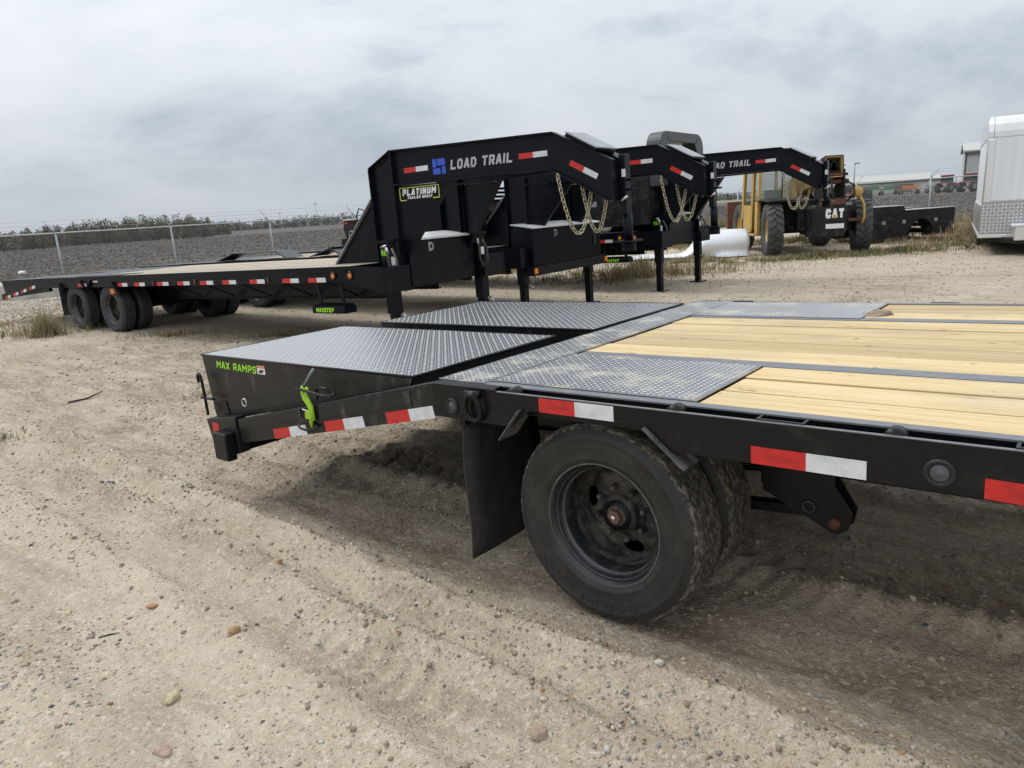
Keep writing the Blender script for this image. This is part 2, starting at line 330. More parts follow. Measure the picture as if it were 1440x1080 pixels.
GLY = {'L': [[(0, 1), (0, 0), (1, 0)]], 'O': [[(.2, 0), (.8, 0), (1, .2), (1, .8), (.8, 1), (.2, 1), (0, .8), (0, .2), (.2, 0)]], 'A': [[(0, 0), (.42, 1), (.6, 1), (1, 0)], [(.2, .28), (.86, .28)]],
       'D': [[(0, 0), (0, 1), (.72, 1), (1, .75), (1, .25), (.72, 0), (0, 0)]], 'T': [[(0, 1), (1, 1)], [(.5, 1), (.5, 0)]], 'R': [[(0, 0), (0, 1), (.8, 1), (1, .86), (1, .55), (.8, .42), (0, .42)], [(.5, .42), (1, 0)]],
       'I': [[(.5, 0), (.5, 1)]], 'M': [[(0, 0), (0, 1), (.5, .45), (1, 1), (1, 0)]], 'X': [[(0, 0), (1, 1)], [(0, 1), (1, 0)]], 'P': [[(0, 0), (0, 1), (.8, 1), (1, .86), (1, .58), (.8, .42), (0, .42)]],
       'S': [[(1, .86), (.85, 1), (.15, 1), (0, .85), (0, .62), (.15, .5), (.85, .5), (1, .38), (1, .15), (.85, 0), (.15, 0), (0, .14)]], 'N': [[(0, 0), (0, 1), (1, 0), (1, 1)]], 'U': [[(0, 1), (0, .15), (.15, 0), (.85, 0), (1, .15), (1, 1)]],
       'C': [[(1, .82), (.8, 1), (.2, 1), (0, .82), (0, .18), (.2, 0), (.8, 0), (1, .18)]], 'E': [[(1, 1), (0, 1), (0, 0), (1, 0)], [(0, .5), (.85, .5)]], 'G': [[(1, .84), (.8, 1), (.2, 1), (0, .82), (0, .18), (.2, 0), (.8, 0), (1, .18), (1, .48), (.55, .48)]],
       'J': [[(.2, .0), (.8, 0), (1, .2), (1, 1)]], 'K': [[(0, 0), (0, 1)], [(1, 1), (0, .45), (1, 0)]], 'Y': [[(0, 1), (.5, .5), (1, 1)], [(.5, .5), (.5, 0)]], 'F': [[(1, 1), (0, 1), (0, 0)], [(0, .5), (.85, .5)]]}
def stroke_text(txt, height, width, sw=0.17, slant=0.0):
    """flat block lettering as thin stroke quads in the XY plane; x scaled so the whole word is `width` long"""
    quads = []; x = 0.0; layer = 0
    for ch in txt:
        if ch == ' ': x += 0.55; continue
        gw = 0.26 if ch == 'I' else (0.86 if ch == 'M' else 0.70)
        for pl in GLY[ch]:
            P = [(x + sw / 2 + p[0] * (gw - sw), sw / 2 + p[1] * (1 - sw)) for p in pl]
            for p, q in zip(P, P[1:]):
                dx, dy = q[0] - p[0], q[1] - p[1]; l = sqrt(dx * dx + dy * dy); dx /= l; dy /= l; e_ = sw * 0.42; h = sw / 2
                quads.append((layer, [(p[0] - dx * e_ - dy * h, p[1] - dy * e_ + dx * h), (p[0] - dx * e_ + dy * h, p[1] - dy * e_ - dx * h), (q[0] + dx * e_ + dy * h, q[1] + dy * e_ - dx * h), (q[0] + dx * e_ - dy * h, q[1] + dy * e_ + dx * h)])); layer = (layer + 1) % 5
        x += gw + 0.16
    tot = x - 0.16; k = width / tot; mb = MB()
    for l, qd in quads: mb.add([((p[0] + slant * p[1]) * k, p[1] * height, l * 0.00012) for p in qd], [(0, 1, 2, 3)])
    return mb
def lettering(txt, parent, org, xd, yd, width, m, height, shear=0.0, sw=0.19, name='lettering', bold=0):
    xd, yd = Vector(xd).normalized(), Vector(yd).normalized(); zd = xd.cross(yd).normalized(); yd = zd.cross(xd)
    return part(name, stroke_text(txt, height, width, sw, shear), m, parent, basis(org, xd, yd, zd))
def frame(yaw, pit):
    a = Vector((cos(pit) * cos(yaw), cos(pit) * sin(yaw), sin(pit))); b = Vector((-sin(yaw), cos(yaw), 0)); return a, b, a.cross(b)

# ------------------------------------------------------------------ numpy noise
def perlin(x, y, seed):
    rg = np.random.default_rng(seed); p = rg.permutation(512); p = np.concatenate([p, p]); ang = rg.random(512) * 2 * pi
    xi = np.floor(x).astype(int); yi = np.floor(y).astype(int); xf = x - xi; yf = y - yi; xi &= 511; yi &= 511
    def g(ix, iy, dx, dy):
        h = ang[p[(p[ix & 511] + iy) & 511]]; return np.cos(h) * dx + np.sin(h) * dy
    u = xf ** 3 * (xf * (xf * 6 - 15) + 10); v = yf ** 3 * (yf * (yf * 6 - 15) + 10)
    a = g(xi, yi, xf, yf); b = g(xi + 1, yi, xf - 1, yf); c = g(xi, yi + 1, xf, yf - 1); d = g(xi + 1, yi + 1, xf - 1, yf - 1)
    return (a + u * (b - a)) + v * ((c + u * (d - c)) - (a + u * (b - a)))
def fbm(x, y, seed, oct=4, gain=0.5):
    s = 0; a = 1
    for i in range(oct): s = s + a * perlin(x * 2 ** i, y * 2 ** i, seed + i); a *= gain
    return s

# ------------------------------------------------------------------ places
NA, NB, NC = frame(-0.7025, 0.0288)                      # near trailer: along, across (away), up
NO = Vector((0.25488, 2.40505, 0.88261)); ND = 0.883       # deck edge above its axle
GA, GB, GC = frame(radians(-37), radians(1.4)); GP = Vector((-6.2, 11.33, 0)) - GB * 0.05   # parked goosenecks
FX0, FM = 29.9, 0.70                                        # fence line y = FX0 + FM x

# ------------------------------------------------------------------ ground
def smooth(e0, e1, x): t_ = np.clip((x - e0) / (e1 - e0), 0, 1); return t_ * t_ * (3 - 2 * t_)
def ground_h(x, y):
    far = smooth(9, 30, y)
    h = 0.030 * fbm(x / 3.1, y / 3.1, 3, 3) * (1 - 0.5 * far) + 0.008 * fbm(x / 0.55, y / 0.55, 20, 3)
    near = 1 - smooth(10, 24, np.hypot(x, y))
    h = h + near * (0.0105 * fbm(x / 0.13, y / 0.13, 31, 3, 0.7))
    dx, dy = x - NO.x, y - NO.y; s = dx * NA.x + dy * NA.y; t_ = dx * NB.x + dy * NB.y
    tw = t_ + 0.07 * perlin(s / 1.7, t_ / 2.5, 50) + 0.025 * perlin(s / 0.35, t_ / 0.35, 51)
    lump = 0.55 + 0.9 * np.clip(0.5 + perlin(s / 0.32, t_ / 0.12, 52) * 1.2, 0, 1.4)
    fade = smooth(-9, -3, s) * (1 - smooth(4, 9, s))
    for c_, wd, am in ((-0.20, 0.065, 0.062), (-0.46, 0.06, 0.045), (0.62, 0.08, 0.06), (-0.86, 0.08, 0.034), (1.72, 0.10, 0.05), (2.35, 0.09, 0.04), (-1.45, 0.10, 0.024)):
        h = h + fade * am * lump * np.exp(-((tw - c_) / wd) ** 2)
    for c_, wd, am in ((0.16, 0.17, 0.030), (-0.33, 0.07, 0.022), (-0.66, 0.13, 0.022), (2.04, 0.20, 0.035), (-1.15, 0.16, 0.012)):
        h = h - fade * am * np.exp(-((tw - c_) / wd) ** 2)
    # churned soil below the tail
    ch = np.exp(-((s + 1.9) / 0.95) ** 2 - ((t_ - 0.75) / 0.6) ** 2)
    h = h + ch * (0.085 * np.abs(perlin(s / 0.13 + 3, t_ / 0.22, 61)) + 0.03 * perlin(s / 0.33, t_ / 0.4, 62))
    rdg = np.exp(-((tw + 0.30) / 0.30) ** 2) + np.exp(-((tw - 0.75) / 0.25) ** 2) + np.exp(-((tw - 2.1) / 0.4) ** 2)
    h = h + fade * rdg * 0.030 * (np.abs(perlin(s / 0.075, t_ / 0.06, 64)) + 0.6 * np.abs(perlin(s / 0.034, t_ / 0.03, 66)) - 0.2)
    ch2 = np.exp(-((s - 2.2) / 1.9) ** 2 - ((t_ - 1.6) / 0.9) ** 2); h = h + ch2 * 0.05 * np.abs(perlin(s / 0.35, t_ / 0.14, 63))
    # old wheel tracks across the yard
    for k, (mm, cc) in enumerate(((-0.30, 6.3), (-0.30, 7.9), (-0.52, 4.9), (0.06, 9.6))):
        q = (y - cc - mm * x) / sqrt(1 + mm * mm) + 0.25 * perlin(x / 3.0, y / 3.0 + k, 70 + k)
        h = h + 0.048 * (1 - far) * (np.exp(-((q - 0.24) / 0.09) ** 2) - np.exp(-(q / 0.16) ** 2) + np.exp(-((q + 0.24) / 0.09) ** 2)) * np.clip(0.5 + perlin(x / 1.1, y / 1.1, 80 + k) * 1.5, 0, 1)
    h = h + fade * 0.007 * perlin(s / 1.4, t_ / 0.055, 67) * np.exp(-((t_ - 0.6) / 2.2) ** 2) + 0.5 * fade * 0.007 * perlin(s / 0.6, t_ / 0.02, 68) * np.exp(-((t_ - 0.3) / 1.5) ** 2)
    for tc, wd, am in ((-0.66, 0.15, 0.013), (0.16, 0.15, 0.010), (0.75, 0.30, 0.020), (2.04, 0.2, 0.012)):
        msk = np.exp(-((tw - tc) / wd) ** 4) * np.clip(0.35 + 1.6 * perlin(s / 1.1, t_ / 0.6 + tc, 69), 0, 1) * fade
        h = h + msk * am * np.clip(1.6 * np.sin(2 * pi * s / 0.105 + np.abs(tw - tc) * 26), -1, 1)
    # keep the wheel's footing level
    ft = np.exp(-((s) / 0.22) ** 2 - ((t_ - 0.16) / 0.30) ** 2); h = h * (1 - ft) - 0.012 * ft
    fence = y - (FX0 + FM * x)
    return h
TRACKS = ((-0.30, 6.3), (-0.30, 7.9), (-0.52, 4.9), (0.06, 9.6))
def brownness(x, y):
    # browner earth: wheel paths, a broad band between them, old tracks, mid yard
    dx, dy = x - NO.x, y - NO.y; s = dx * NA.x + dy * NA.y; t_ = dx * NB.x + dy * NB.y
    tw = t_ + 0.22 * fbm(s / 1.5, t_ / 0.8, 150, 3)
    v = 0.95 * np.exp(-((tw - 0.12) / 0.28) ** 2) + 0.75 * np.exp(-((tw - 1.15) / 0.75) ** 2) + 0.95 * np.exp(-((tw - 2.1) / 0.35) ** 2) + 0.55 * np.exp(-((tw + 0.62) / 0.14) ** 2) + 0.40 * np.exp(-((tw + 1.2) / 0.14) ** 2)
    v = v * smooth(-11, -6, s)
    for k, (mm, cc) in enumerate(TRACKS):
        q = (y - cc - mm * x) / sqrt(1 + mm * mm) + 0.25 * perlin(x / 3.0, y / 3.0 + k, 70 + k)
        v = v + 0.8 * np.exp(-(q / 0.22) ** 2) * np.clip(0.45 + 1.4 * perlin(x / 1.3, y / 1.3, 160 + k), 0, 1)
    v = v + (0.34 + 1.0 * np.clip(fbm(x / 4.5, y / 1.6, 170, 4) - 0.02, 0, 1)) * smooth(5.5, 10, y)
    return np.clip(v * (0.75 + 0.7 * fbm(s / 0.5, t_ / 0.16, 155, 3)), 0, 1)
def axis(spec):
    xs = [spec[0][0]]
    for a, b, st in spec:
        n = max(1, int(round((b - a) / st))); xs += list(np.linspace(a, b, n + 1)[1:])
    return np.array(xs)
gx = axis([(-900, -200, 70), (-200, -60, 10), (-60, -24, 1.2), (-24, -13, 0.2), (-13, -4.2, 0.07), (-4.2, 4.6, 0.024), (4.6, 13, 0.07), (13, 26, 0.22), (26, 60, 1.5), (60, 200, 10), (200, 900, 70)])
gy = axis([(-300, -20, 40), (-20, -2, 1.0), (-2, 1.2, 0.12), (1.2, 6.6, 0.024), (6.6, 14, 0.06), (14, 24, 0.12), (24, 45, 0.5), (45, 120, 4), (120, 400, 30), (400, 1800, 140)])
X, Y = np.meshgrid(gx, gy); Z = ground_h(X, Y)
def grid_mesh(name, X, Y, Z):
    ny, nx = X.shape; me = bpy.data.meshes.new(name); nv = nx * ny; nf = (nx - 1) * (ny - 1)
    co = np.stack([X, Y, Z], -1).reshape(-1, 3).astype(np.float32); me.vertices.add(nv); me.vertices.foreach_set('co', co.ravel())
    i = np.arange(nv).reshape(ny, nx); q = np.stack([i[:-1, :-1], i[:-1, 1:], i[1:, 1:], i[1:, :-1]], -1).reshape(-1)
    me.loops.add(nf * 4); me.loops.foreach_set('vertex_index', q.astype(np.int32)); me.polygons.add(nf)
    me.polygons.foreach_set('loop_start', (np.arange(nf) * 4).astype(np.int32)); me.polygons.foreach_set('loop_total', np.full(nf, 4, np.int32))
    me.polygons.foreach_set('use_smooth', np.ones(nf, bool)); me.update(); me.validate(); return me
def gz(x, y): return float(ground_h(np.array([float(x)]), np.array([float(y)]))[0])

def ground_mat():
    m = bpy.data.materials.new('yard_dirt'); m.use_nodes = True; t = m.node_tree; b = t.nodes['Principled BSDF']; b.inputs['Roughness'].default_value = 0.95; b.inputs['Specular IOR Level'].default_value = 0.15
    g = N(t, 'ShaderNodeNewGeometry'); P = g.outputs['Position']
    m0 = N(t, 'ShaderNodeMapping'); m0.inputs['Rotation'].default_value = (0, 0, 0.7025); t.links.new(P, m0.inputs[0])
    def nz(sc, det=6, rg=0.6, st=(1, 1, 1), rot=0.0, off=(0, 0, 0)):
        mp = N(t, 'ShaderNodeMapping'); mp.inputs['Scale'].default_value = st; mp.inputs['Location'].default_value = off; t.links.new(m0.outputs[0] if rot else P, mp.inputs[0])
        n = N(t, 'ShaderNodeTexNoise'); n.inputs['Scale'].default_value = sc; n.inputs['Detail'].default_value = det; n.inputs['Roughness'].default_value = rg; t.links.new(mp.outputs[0], n.inputs['Vector']); return n.outputs['Fac']
    def mr(f, a, bb, c=0.0, d=1.0):
        x = N(t, 'ShaderNodeMapRange'); t.links.new(f, x.inputs[0])
        for i, v in enumerate((a, bb, c, d)): x.inputs[i + 1].default_value = v
        return x.outputs[0]
    def mix(f, A, B):
        x = N(t, 'ShaderNodeMixRGB')
        for i, v in ((0, f), (1, A), (2, B)):
            if isinstance(v, tuple): x.inputs[i].default_value = (*v, 1)
            elif isinstance(v, (float, int)): x.inputs[i].default_value = v
            else: t.links.new(v, x.inputs[i])
        return x.outputs[0]
    col = mix(mr(nz(0.9, 5, 0.65), 0.36, 0.66), (0.49, 0.407, 0.302), (0.605, 0.515, 0.395))
    # browner earth along the wheel tracks, with a broad band under the deck
    da = N(t, 'ShaderNodeAttribute'); da.attribute_name = 'brown_fac'
    col = mix(mr(nz(2.6, 4, 0.65, (0.3, 1.9, 1), 0.7025, (4, 2, 0)), 0.52, 0.68, 0, 0.55), col, (0.33, 0.26, 0.185))
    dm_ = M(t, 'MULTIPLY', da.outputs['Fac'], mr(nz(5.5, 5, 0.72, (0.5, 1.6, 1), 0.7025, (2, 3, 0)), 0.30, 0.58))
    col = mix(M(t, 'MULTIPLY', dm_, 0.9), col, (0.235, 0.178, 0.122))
    col = mix(mr(nz(1.9, 4, 0.65, (0.4, 1.5, 1), 0.7025, (1, 7, 0)), 0.55, 0.72, 0, 0.6), col, (0.67, 0.585, 0.465))
    col = mix(mr(nz(7, 4, 0.7), 0.55, 0.78, 0, 0.5), col, (0.36, 0.295, 0.225))
    col = mix(mr(nz(38, 3, 0.75), 0.52, 0.66, 0, 0.75), col, (0.69, 0.605, 0.49))
    col = mix(mr(nz(60, 3, 0.75, off=(3, 1, 0)), 0.60, 0.69, 0, 0.85), col, (0.17, 0.135, 0.10))
    vo = N(t, 'ShaderNodeTexVoronoi'); vo.inputs['Scale'].default_value = 55; t.links.new(P, vo.inputs['Vector'])
    sp = N(t, 'ShaderNodeSeparateColor'); t.links.new(vo.outputs['Color'], sp.inputs[0])
    peb = M(t, 'MULTIPLY', M(t, 'GREATER_THAN', sp.outputs[0], 0.72), M(t, 'LESS_THAN', vo.outputs['Distance'], 0.34))
    cr_ = N(t, 'ShaderNodeValToRGB'); t.links.new(sp.outputs[1], cr_.inputs[0]); ee = cr_.color_ramp.elements; ee[0].color = (0.20, 0.165, 0.13, 1); ee[1].color = (0.60, 0.54, 0.46, 1); q = ee.new(0.5); q.color = (0.38, 0.29, 0.20, 1)
    col = mix(M(t, 'MULTIPLY', peb, 0.75), col, cr_.outputs[0])
    t.links.new(col, b.inputs['Base Color'])
    hsum = nz(30, 4, 0.8)
    bn = N(t, 'ShaderNodeBump'); bn.inputs['Strength'].default_value = 0.8; bn.inputs['Distance'].default_value = 0.035; t.links.new(hsum, bn.inputs['Height']); t.links.new(bn.outputs[0], b.inputs['Normal'])
    return m
def field_mat():
    return mat('ploughed_soil', (0.08, 0.066, 0.055), 0.95, c2=(0.118, 0.10, 0.085), scale=0.35, detail=8, bump=(1.6, 0.9, 0.2), coords='Object')
gme = grid_mesh('ground', X, Y, Z); at_ = gme.attributes.new('brown_fac', 'FLOAT', 'POINT'); at_.data.foreach_set('value', brownness(X, Y).ravel().astype(np.float32))
go = part('ground', gme, ground_mat()); go['kind'] = 'structure'
# ploughed field beyond the fence, on both sides of the corner
CX, CY = 11.1, FX0 + FM * 11.1
fm_ = MB()
fpoly = [(-140, FX0 - FM * 140 + 1.2), (-40, FX0 - FM * 40 + 1.0), (CX - 0.2, CY + 1.1), (17.9, 28.9), (30, 12), (420, 60), (420, 135), (60, 175), (8, 240), (-120, 330), (-420, 260), (-420, -60)]
def in_poly(x, y, poly):
    ins = np.zeros(x.shape, bool); n = len(poly)
    for i in range(n):
        (x0, y0), (x1, y1) = poly[i], poly[(i + 1) % n]
        c = ((y0 > y) != (y1 > y)) & (x < (x1 - x0) * (y - y0) / (y1 - y0 + 1e-12) + x0); ins ^= c
    return ins
fm_.prism([(p[0], p[1]) for p in fpoly], -0.05, 0.030, 'z')
fo = part('field', fm_, field_mat()); fo['kind'] = 'structure'
# grass verge in the far middle distance
vg = MB(); vg.prism([(-600, 262), (-120, 332), (8, 242), (60, 177), (420, 137), (900, 137), (900, 1500), (-900, 1500), (-900, 262)], 0.0, 0.05, 'z')
vo_ = part('far_pasture', vg, mat('dry_pasture', (0.23, 0.21, 0.14), 0.95, c2=(0.17, 0.17, 0.11), scale=0.02)); vo_['kind'] = 'structure'

# ------------------------------------------------------------------ shared pieces
def diamonds(org, ux, vx, U, V, pitch=0.023, L=0.0105, W=0.0040, h=0.0017, margin=0.012):
    org, ux, vx = (np.array(q, float) for q in (org, ux, vx)); nr = np.cross(ux, vx)
    nu = int((U - 2 * margin) / pitch); nv = int((V - 2 * margin) / pitch)
    i, j = np.meshgrid(np.arange(nu), np.arange(nv), indexing='ij'); i = i.ravel(); j = j.ravel()
    cu = margin + (i + 0.5) * (U - 2 * margin) / nu; cv = margin + (j + 0.5) * (V - 2 * margin) / nv
    sg = np.where((i + j) % 2 == 0, 1.0, -1.0); q = sqrt(0.5)
    ld = np.stack([np.full_like(sg, q), sg * q], -1); sdv = np.stack([-sg * q, np.full_like(sg, q)], -1)
    c = np.stack([cu, cv], -1); P = np.stack([c - ld * L, c + sdv * W, c + ld * L, c - sdv * W, c], 1)       # n,5,2
    hh = np.zeros(P.shape[:2]); hh[:, 4] = h
    V3 = org + P[..., :1] * ux + P[..., 1:] * vx + hh[..., None] * nr
    n = len(c); base = (np.arange(n) * 5)[:, None, None]; tri = np.array([[0, 1, 4], [1, 2, 4], [2, 3, 4], [3, 0, 4]])[None]
    if True: tri = tri[:, :, ::-1]
    F = (base + tri).reshape(-1)
    me = bpy.data.meshes.new('diamond_tread'); me.vertices.add(n * 5); me.vertices.foreach_set('co', V3.reshape(-1).astype(np.float32))
    nf = n * 4; me.loops.add(nf * 3); me.loops.foreach_set('vertex_index', F.astype(np.int32)); me.polygons.add(nf)
    me.polygons.foreach_set('loop_start', (np.arange(nf) * 3).astype(np.int32)); me.polygons.foreach_set('loop_total', np.full(nf, 3, np.int32)); me.update(); me.validate(); return me
def tread(parent, m, *a, **k): return part('diamond_tread', diamonds(*a, **k), m, parent, kind='stuff')
def tape(parent, org, xd, zd, width=0.309, h=0.052, n=None, th=0.0012, printed=False):
    # red half then white half; org = lower rear corner
    o = Vector(org); x = Vector(xd).normalized(); z = Vector(zd).normalized(); nr = Vector(n) if n else x.cross(z)
    if not n and nr.dot(Vector((0, -1, 0))) < 0: nr = -nr
    mb = MB(); half = x * width / 2
    mb.mi = 0; mb.prism3([o, o + half, o + half + z * h, o + z * h], nr * th)
    mb.mi = 1; p = o + half; mb.prism3([p, p + half, p + half + z * h, p + z * h], nr * th)
    tp = part('reflective_tape', mb, ['red', 'white'], parent)
    if printed:
        lettering('LOAD TRAIL', tp, o + x * width * 0.16 + z * h * 0.34 + nr * (th + 0.0005), x, z, width * 0.26, 'ghost_red', h * 0.26, bold=0.02)
        lettering('LOAD TRAIL', tp, o + x * width * 0.62 + z * h * 0.34 + nr * (th + 0.0005), x, z, width * 0.28, 'ghost_white', h * 0.26, bold=0.02)
    return tp
def ring(c, R, r, n=20, m=8, ax='y', mb=None):
    mb = mb or MB(); pts = []
    for i in range(n):
        a = 2 * pi * i / n; u, v = R * cos(a), R * sin(a)
        pts.append({'y': (c[0] + u, c[1], c[2] + v), 'x': (c[0], c[1] + u, c[2] + v), 'z': (c[0] + u, c[1] + v, c[2])}[ax])
    return mb.tube(pts, r, m, closed=True)
def round_light(parent, c, r, lens, name='marker_light', rim='grommet'):
    g = MB(); ring(c, r * 1.22, r * 0.30, 24, 8, 'y', g); o = part(name, g, rim, parent)
    l = MB(); l.lathe([(0.0, -0.006), (r * 0.25, -0.0062), (r * 0.3, -0.0045), (r * 0.75, -0.004), (r, 0.0), (r * 1.05, 0.004)], 24, c); part('lens', l, lens, o)
    return o
def chain(pts, link=0.062, r=0.0062):
    # a chain of interlocked oval links hung along the polyline
    P = [Vector(p) for p in pts]; L = [0]
    for a, b in zip(P, P[1:]): L.append(L[-1] + (b - a).length)
    def at(d):
        d = max(0, min(L[-1], d))
        for i in range(len(P) - 1):
            if d <= L[i + 1]: f = (d - L[i]) / max(1e-9, L[i + 1] - L[i]); return P[i].lerp(P[i + 1], f)
        return P[-1]
    mb = MB(); step = link * 0.72; n = int(L[-1] / step)
    for k in range(n):
        c = at((k + 0.5) * step); d = (at((k + 1) * step) - at(k * step)).normalized(); u = d.cross(Vector((0.3, 0.9, 0.2))).normalized()
        if k % 2: u = d.cross(u).normalized()
        mb.tube([c + d * (link * 0.5 * cos(q)) + u * (link * 0.30 * sin(q)) for q in [2 * pi * i / 12 for i in range(12)]], r, 5, closed=True)
    return mb
def catenary(p, q, sag, n=24):
    p, q = Vector(p), Vector(q); return [p.lerp(q, i / n) - Vector((0, 0, sag * 4 * (i / n) * (1 - i / n))) for i in range(n + 1)]

# road tyre and steel disc wheel, outer face towards -y, face plane at y=0
def tyre_profile(R, W_, rb):
    b = []
    for r, y in ((rb, 0.030), (rb + 0.012, 0.018), (rb + 0.03, 0.010), (rb + 0.034, 0.0068), (rb + 0.038, 0.0085), (rb + 0.07, 0.0), (R - 0.075, -0.003), (R - 0.055, 0.000), (R - 0.052, -0.003), (R - 0.047, -0.002), (R - 0.035, 0.006), (R - 0.018, 0.014)): b.append((r, y))
    tread_ = [(R - 0.007, 0.022), (R - 0.0015, 0.030), (R, 0.045), (R, 0.058), (R - 0.010, 0.060), (R - 0.010, 0.066), (R, 0.068), (R, 0.088), (R - 0.010, 0.090), (R - 0.010, 0.096), (R, 0.098)]
    k = (W_ / 2) / 0.108
    half = b + [(r, y * k) for r, y in tread_]
    return half + [(r, W_ - y) for r, y in reversed(half)], len(half), len(b)
def road_tyre(R=0.382, W_=0.216, rb=0.226, n=192):
    prof, nh, nb = tyre_profile(R, W_, rb); k = len(prof)
    sh = set(range(nb - 1, nb + 3)) | set(range(k - nb - 3, k - nb + 1)); md = set(range(nb + 3, nb + 8)) | set(range(k - nb - 8, k - nb - 3))
    def rad(i, j, r):
        if j in sh and i % 3 == 0: return r - 0.0028
        if j in md and (i + 1) % 3 == 0: return r - 0.0022
        return r
    mb = MB(); mb.lathe(prof, n, rad=rad)
    for q in range(len(mb.f)):
        j = q % (k - 1)
        mb.m[q] = 1 if nb - 1 <= j <= k - nb - 1 else 0
        if mb.m[q]: mb.sm[q] = False
    return mb
def rim_mesh():
    mb = MB()
    mb.lathe([(0.224, 0.040), (0.2385, 0.030), (0.2415, 0.022), (0.2405, 0.016), (0.2345, 0.016), (0.2315, 0.024), (0.2225, 0.030), (0.2205, 0.040), (0.2175, 0.046), (0.2160, 0.058), (0.2090, 0.064), (0.2040, 0.074), (0.1985, 0.092), (0.1965, 0.128), (0.1945, 0.165), (0.192, 0.192), (0.186, 0.203)], 72)
    for q in range(len(mb.f)):
        j = q % 16; mb.m[q] = 2 if j in (3, 7, 10) else (1 if j >= 13 else 0)
    return mb
def disc_mesh(holes=3, y0=0.203):
    mb = MB(); rs = list(np.linspace(0.186, 0.085, 34)); ys = [float(np.interp(0.186 - r, [0, .01, .018, .026, .034, .042, .05, .06, .074, .101], [y0, y0 - 0.004, y0 - 0.012, y0 - 0.018, y0 - 0.022, y0 - 0.025, y0 - 0.027, y0 - 0.0275, y0 - 0.025, y0 - 0.024])) for r in rs]
    n = 200; v = []; f = []
    for i in range(n):
        a = 2 * pi * i / n
        for r, y in zip(rs, ys): v.append((r * cos(a), y, r * sin(a)))
    k = len(rs)
    for i in range(n):
        for j in range(k - 1):
            a = 2 * pi * (i + 0.5) / n; r = (rs[j] + rs[j + 1]) / 2; hit = False
            for h in range(holes):
                da = (a - 2 * pi * h / holes - radians(45) + pi) % (2 * pi) - pi
                if (da * r / 0.043) ** 2 + ((r - 0.146) / 0.029) ** 2 < 1: hit = True
            if not hit: f.append((i * k + j, ((i + 1) % n) * k + j, ((i + 1) % n) * k + j + 1, i * k + j + 1))
    mb.smooth = True; mb.add(v, f); return mb
def arc_letters(parent, txt, R, th, a0, da, y=-0.0034):
    # raised letters on a sidewall: heads outward, read clockwise as seen from -y
    for i, ch in enumerate(txt):
        me, wd = text_mesh(ch, 1.0, 0.03, 0, 0.008, 'letter_rubber'); a = a0 - i * da; k = th / 0.72
        rad = Vector((cos(a), 0, sin(a))); tg = Vector((sin(a), 0, -cos(a)))
        o = part('raised_letter', me, [], parent, basis(Vector((0, y, 0)) + rad * R - tg * (wd * k / 2), tg, rad, Vector((0, -1, 0))) @ Matrix.Diagonal((k, k, 0.05, 1)))

# ------------------------------------------------------------------ the near flatbed
D = ND
RT = thing('flatbed_trailer', 'black flatbed trailer with yellow pine deck and folded tail ramps, nearest the camera', 'trailer', basis(NO - NC * D, NA, NB, NC))
S_END = 5.6; W = 2.39
# frame below the deck
for y0 in (0.62, 1.76):
    mb = MB(); mb.box(-0.75, S_END, y0, y0 + 0.09, D - 0.075, D - 0.06); mb.box(-0.75, S_END, y0, y0 + 0.09, D - 0.40, D - 0.385); mb.box(-0.75, S_END, y0 + 0.038, y0 + 0.052, D - 0.384, D - 0.076)
    part('main_beam', mb, 'black', RT)
for i in range(15):
    s_ = -0.55 + i * 0.42
    if -0.42 < s_ < 0.44: mb = MB().box(s_, s_ + 0.04, 0.45, W - 0.45, D - 0.14, D - 0.05)
    else: mb = MB().box(s_, s_ + 0.04, 0.012, W - 0.012, D - 0.13, D - 0.045)
    part('cross_member', mb, 'black', RT)
# deck-edge channels (grey worn top) and rub rails
for k, (y0, y1) in enumerate(((0.0, 0.042), (W - 0.042, W))):
    part('deck_edge_strip', MB().box(-0.70, S_END, y0, y1, D - 0.006, D + 0.001), 'steel_strip', RT, bev=0.0015)
    mb = MB(); yy = 0.006 if k == 0 else W - 0.016; mb.box(-0.71, S_END, yy, yy + 0.01, D - 0.105, D - 0.0062)
    part('edge_channel', mb, 'black', RT)
poly = [(-0.70, 0.0), (-0.70, -0.137), (-0.30, -0.137), (-0.225, -0.066), (0.245, -0.066), (0.33, -0.137), (S_END, -0.137), (S_END, -0.0085), (-0.36, -0.0085), (-0.37, 0.0)]
part('rub_rail', MB().prism([(p[0], D + p[1]) for p in poly], -0.062, -0.053), 'black', RT, bev=0.0015)
part('rub_rail', MB().prism([(p[0], D + p[1]) for p in poly], W + 0.053, W + 0.062), 'black', RT)
mb = MB().box(-0.36, S_END, -0.0635, -0.0515, D - 0.0080, D - 0.0055); part('rail_lip', mb, 'steel_strip', RT)
mb = MB().box(0.33, S_END, -0.0528, -0.012, D - 0.137, D - 0.128); mb.box(-0.70, -0.31, -0.0528, -0.012, D - 0.137, D - 0.128); part('rail_flange', mb, 'black', RT)
mb = MB().box(-0.70, -0.385, -0.0528, -0.0004, D - 0.004, D - 0.0005); part('rail_cover', mb, 'black', RT)
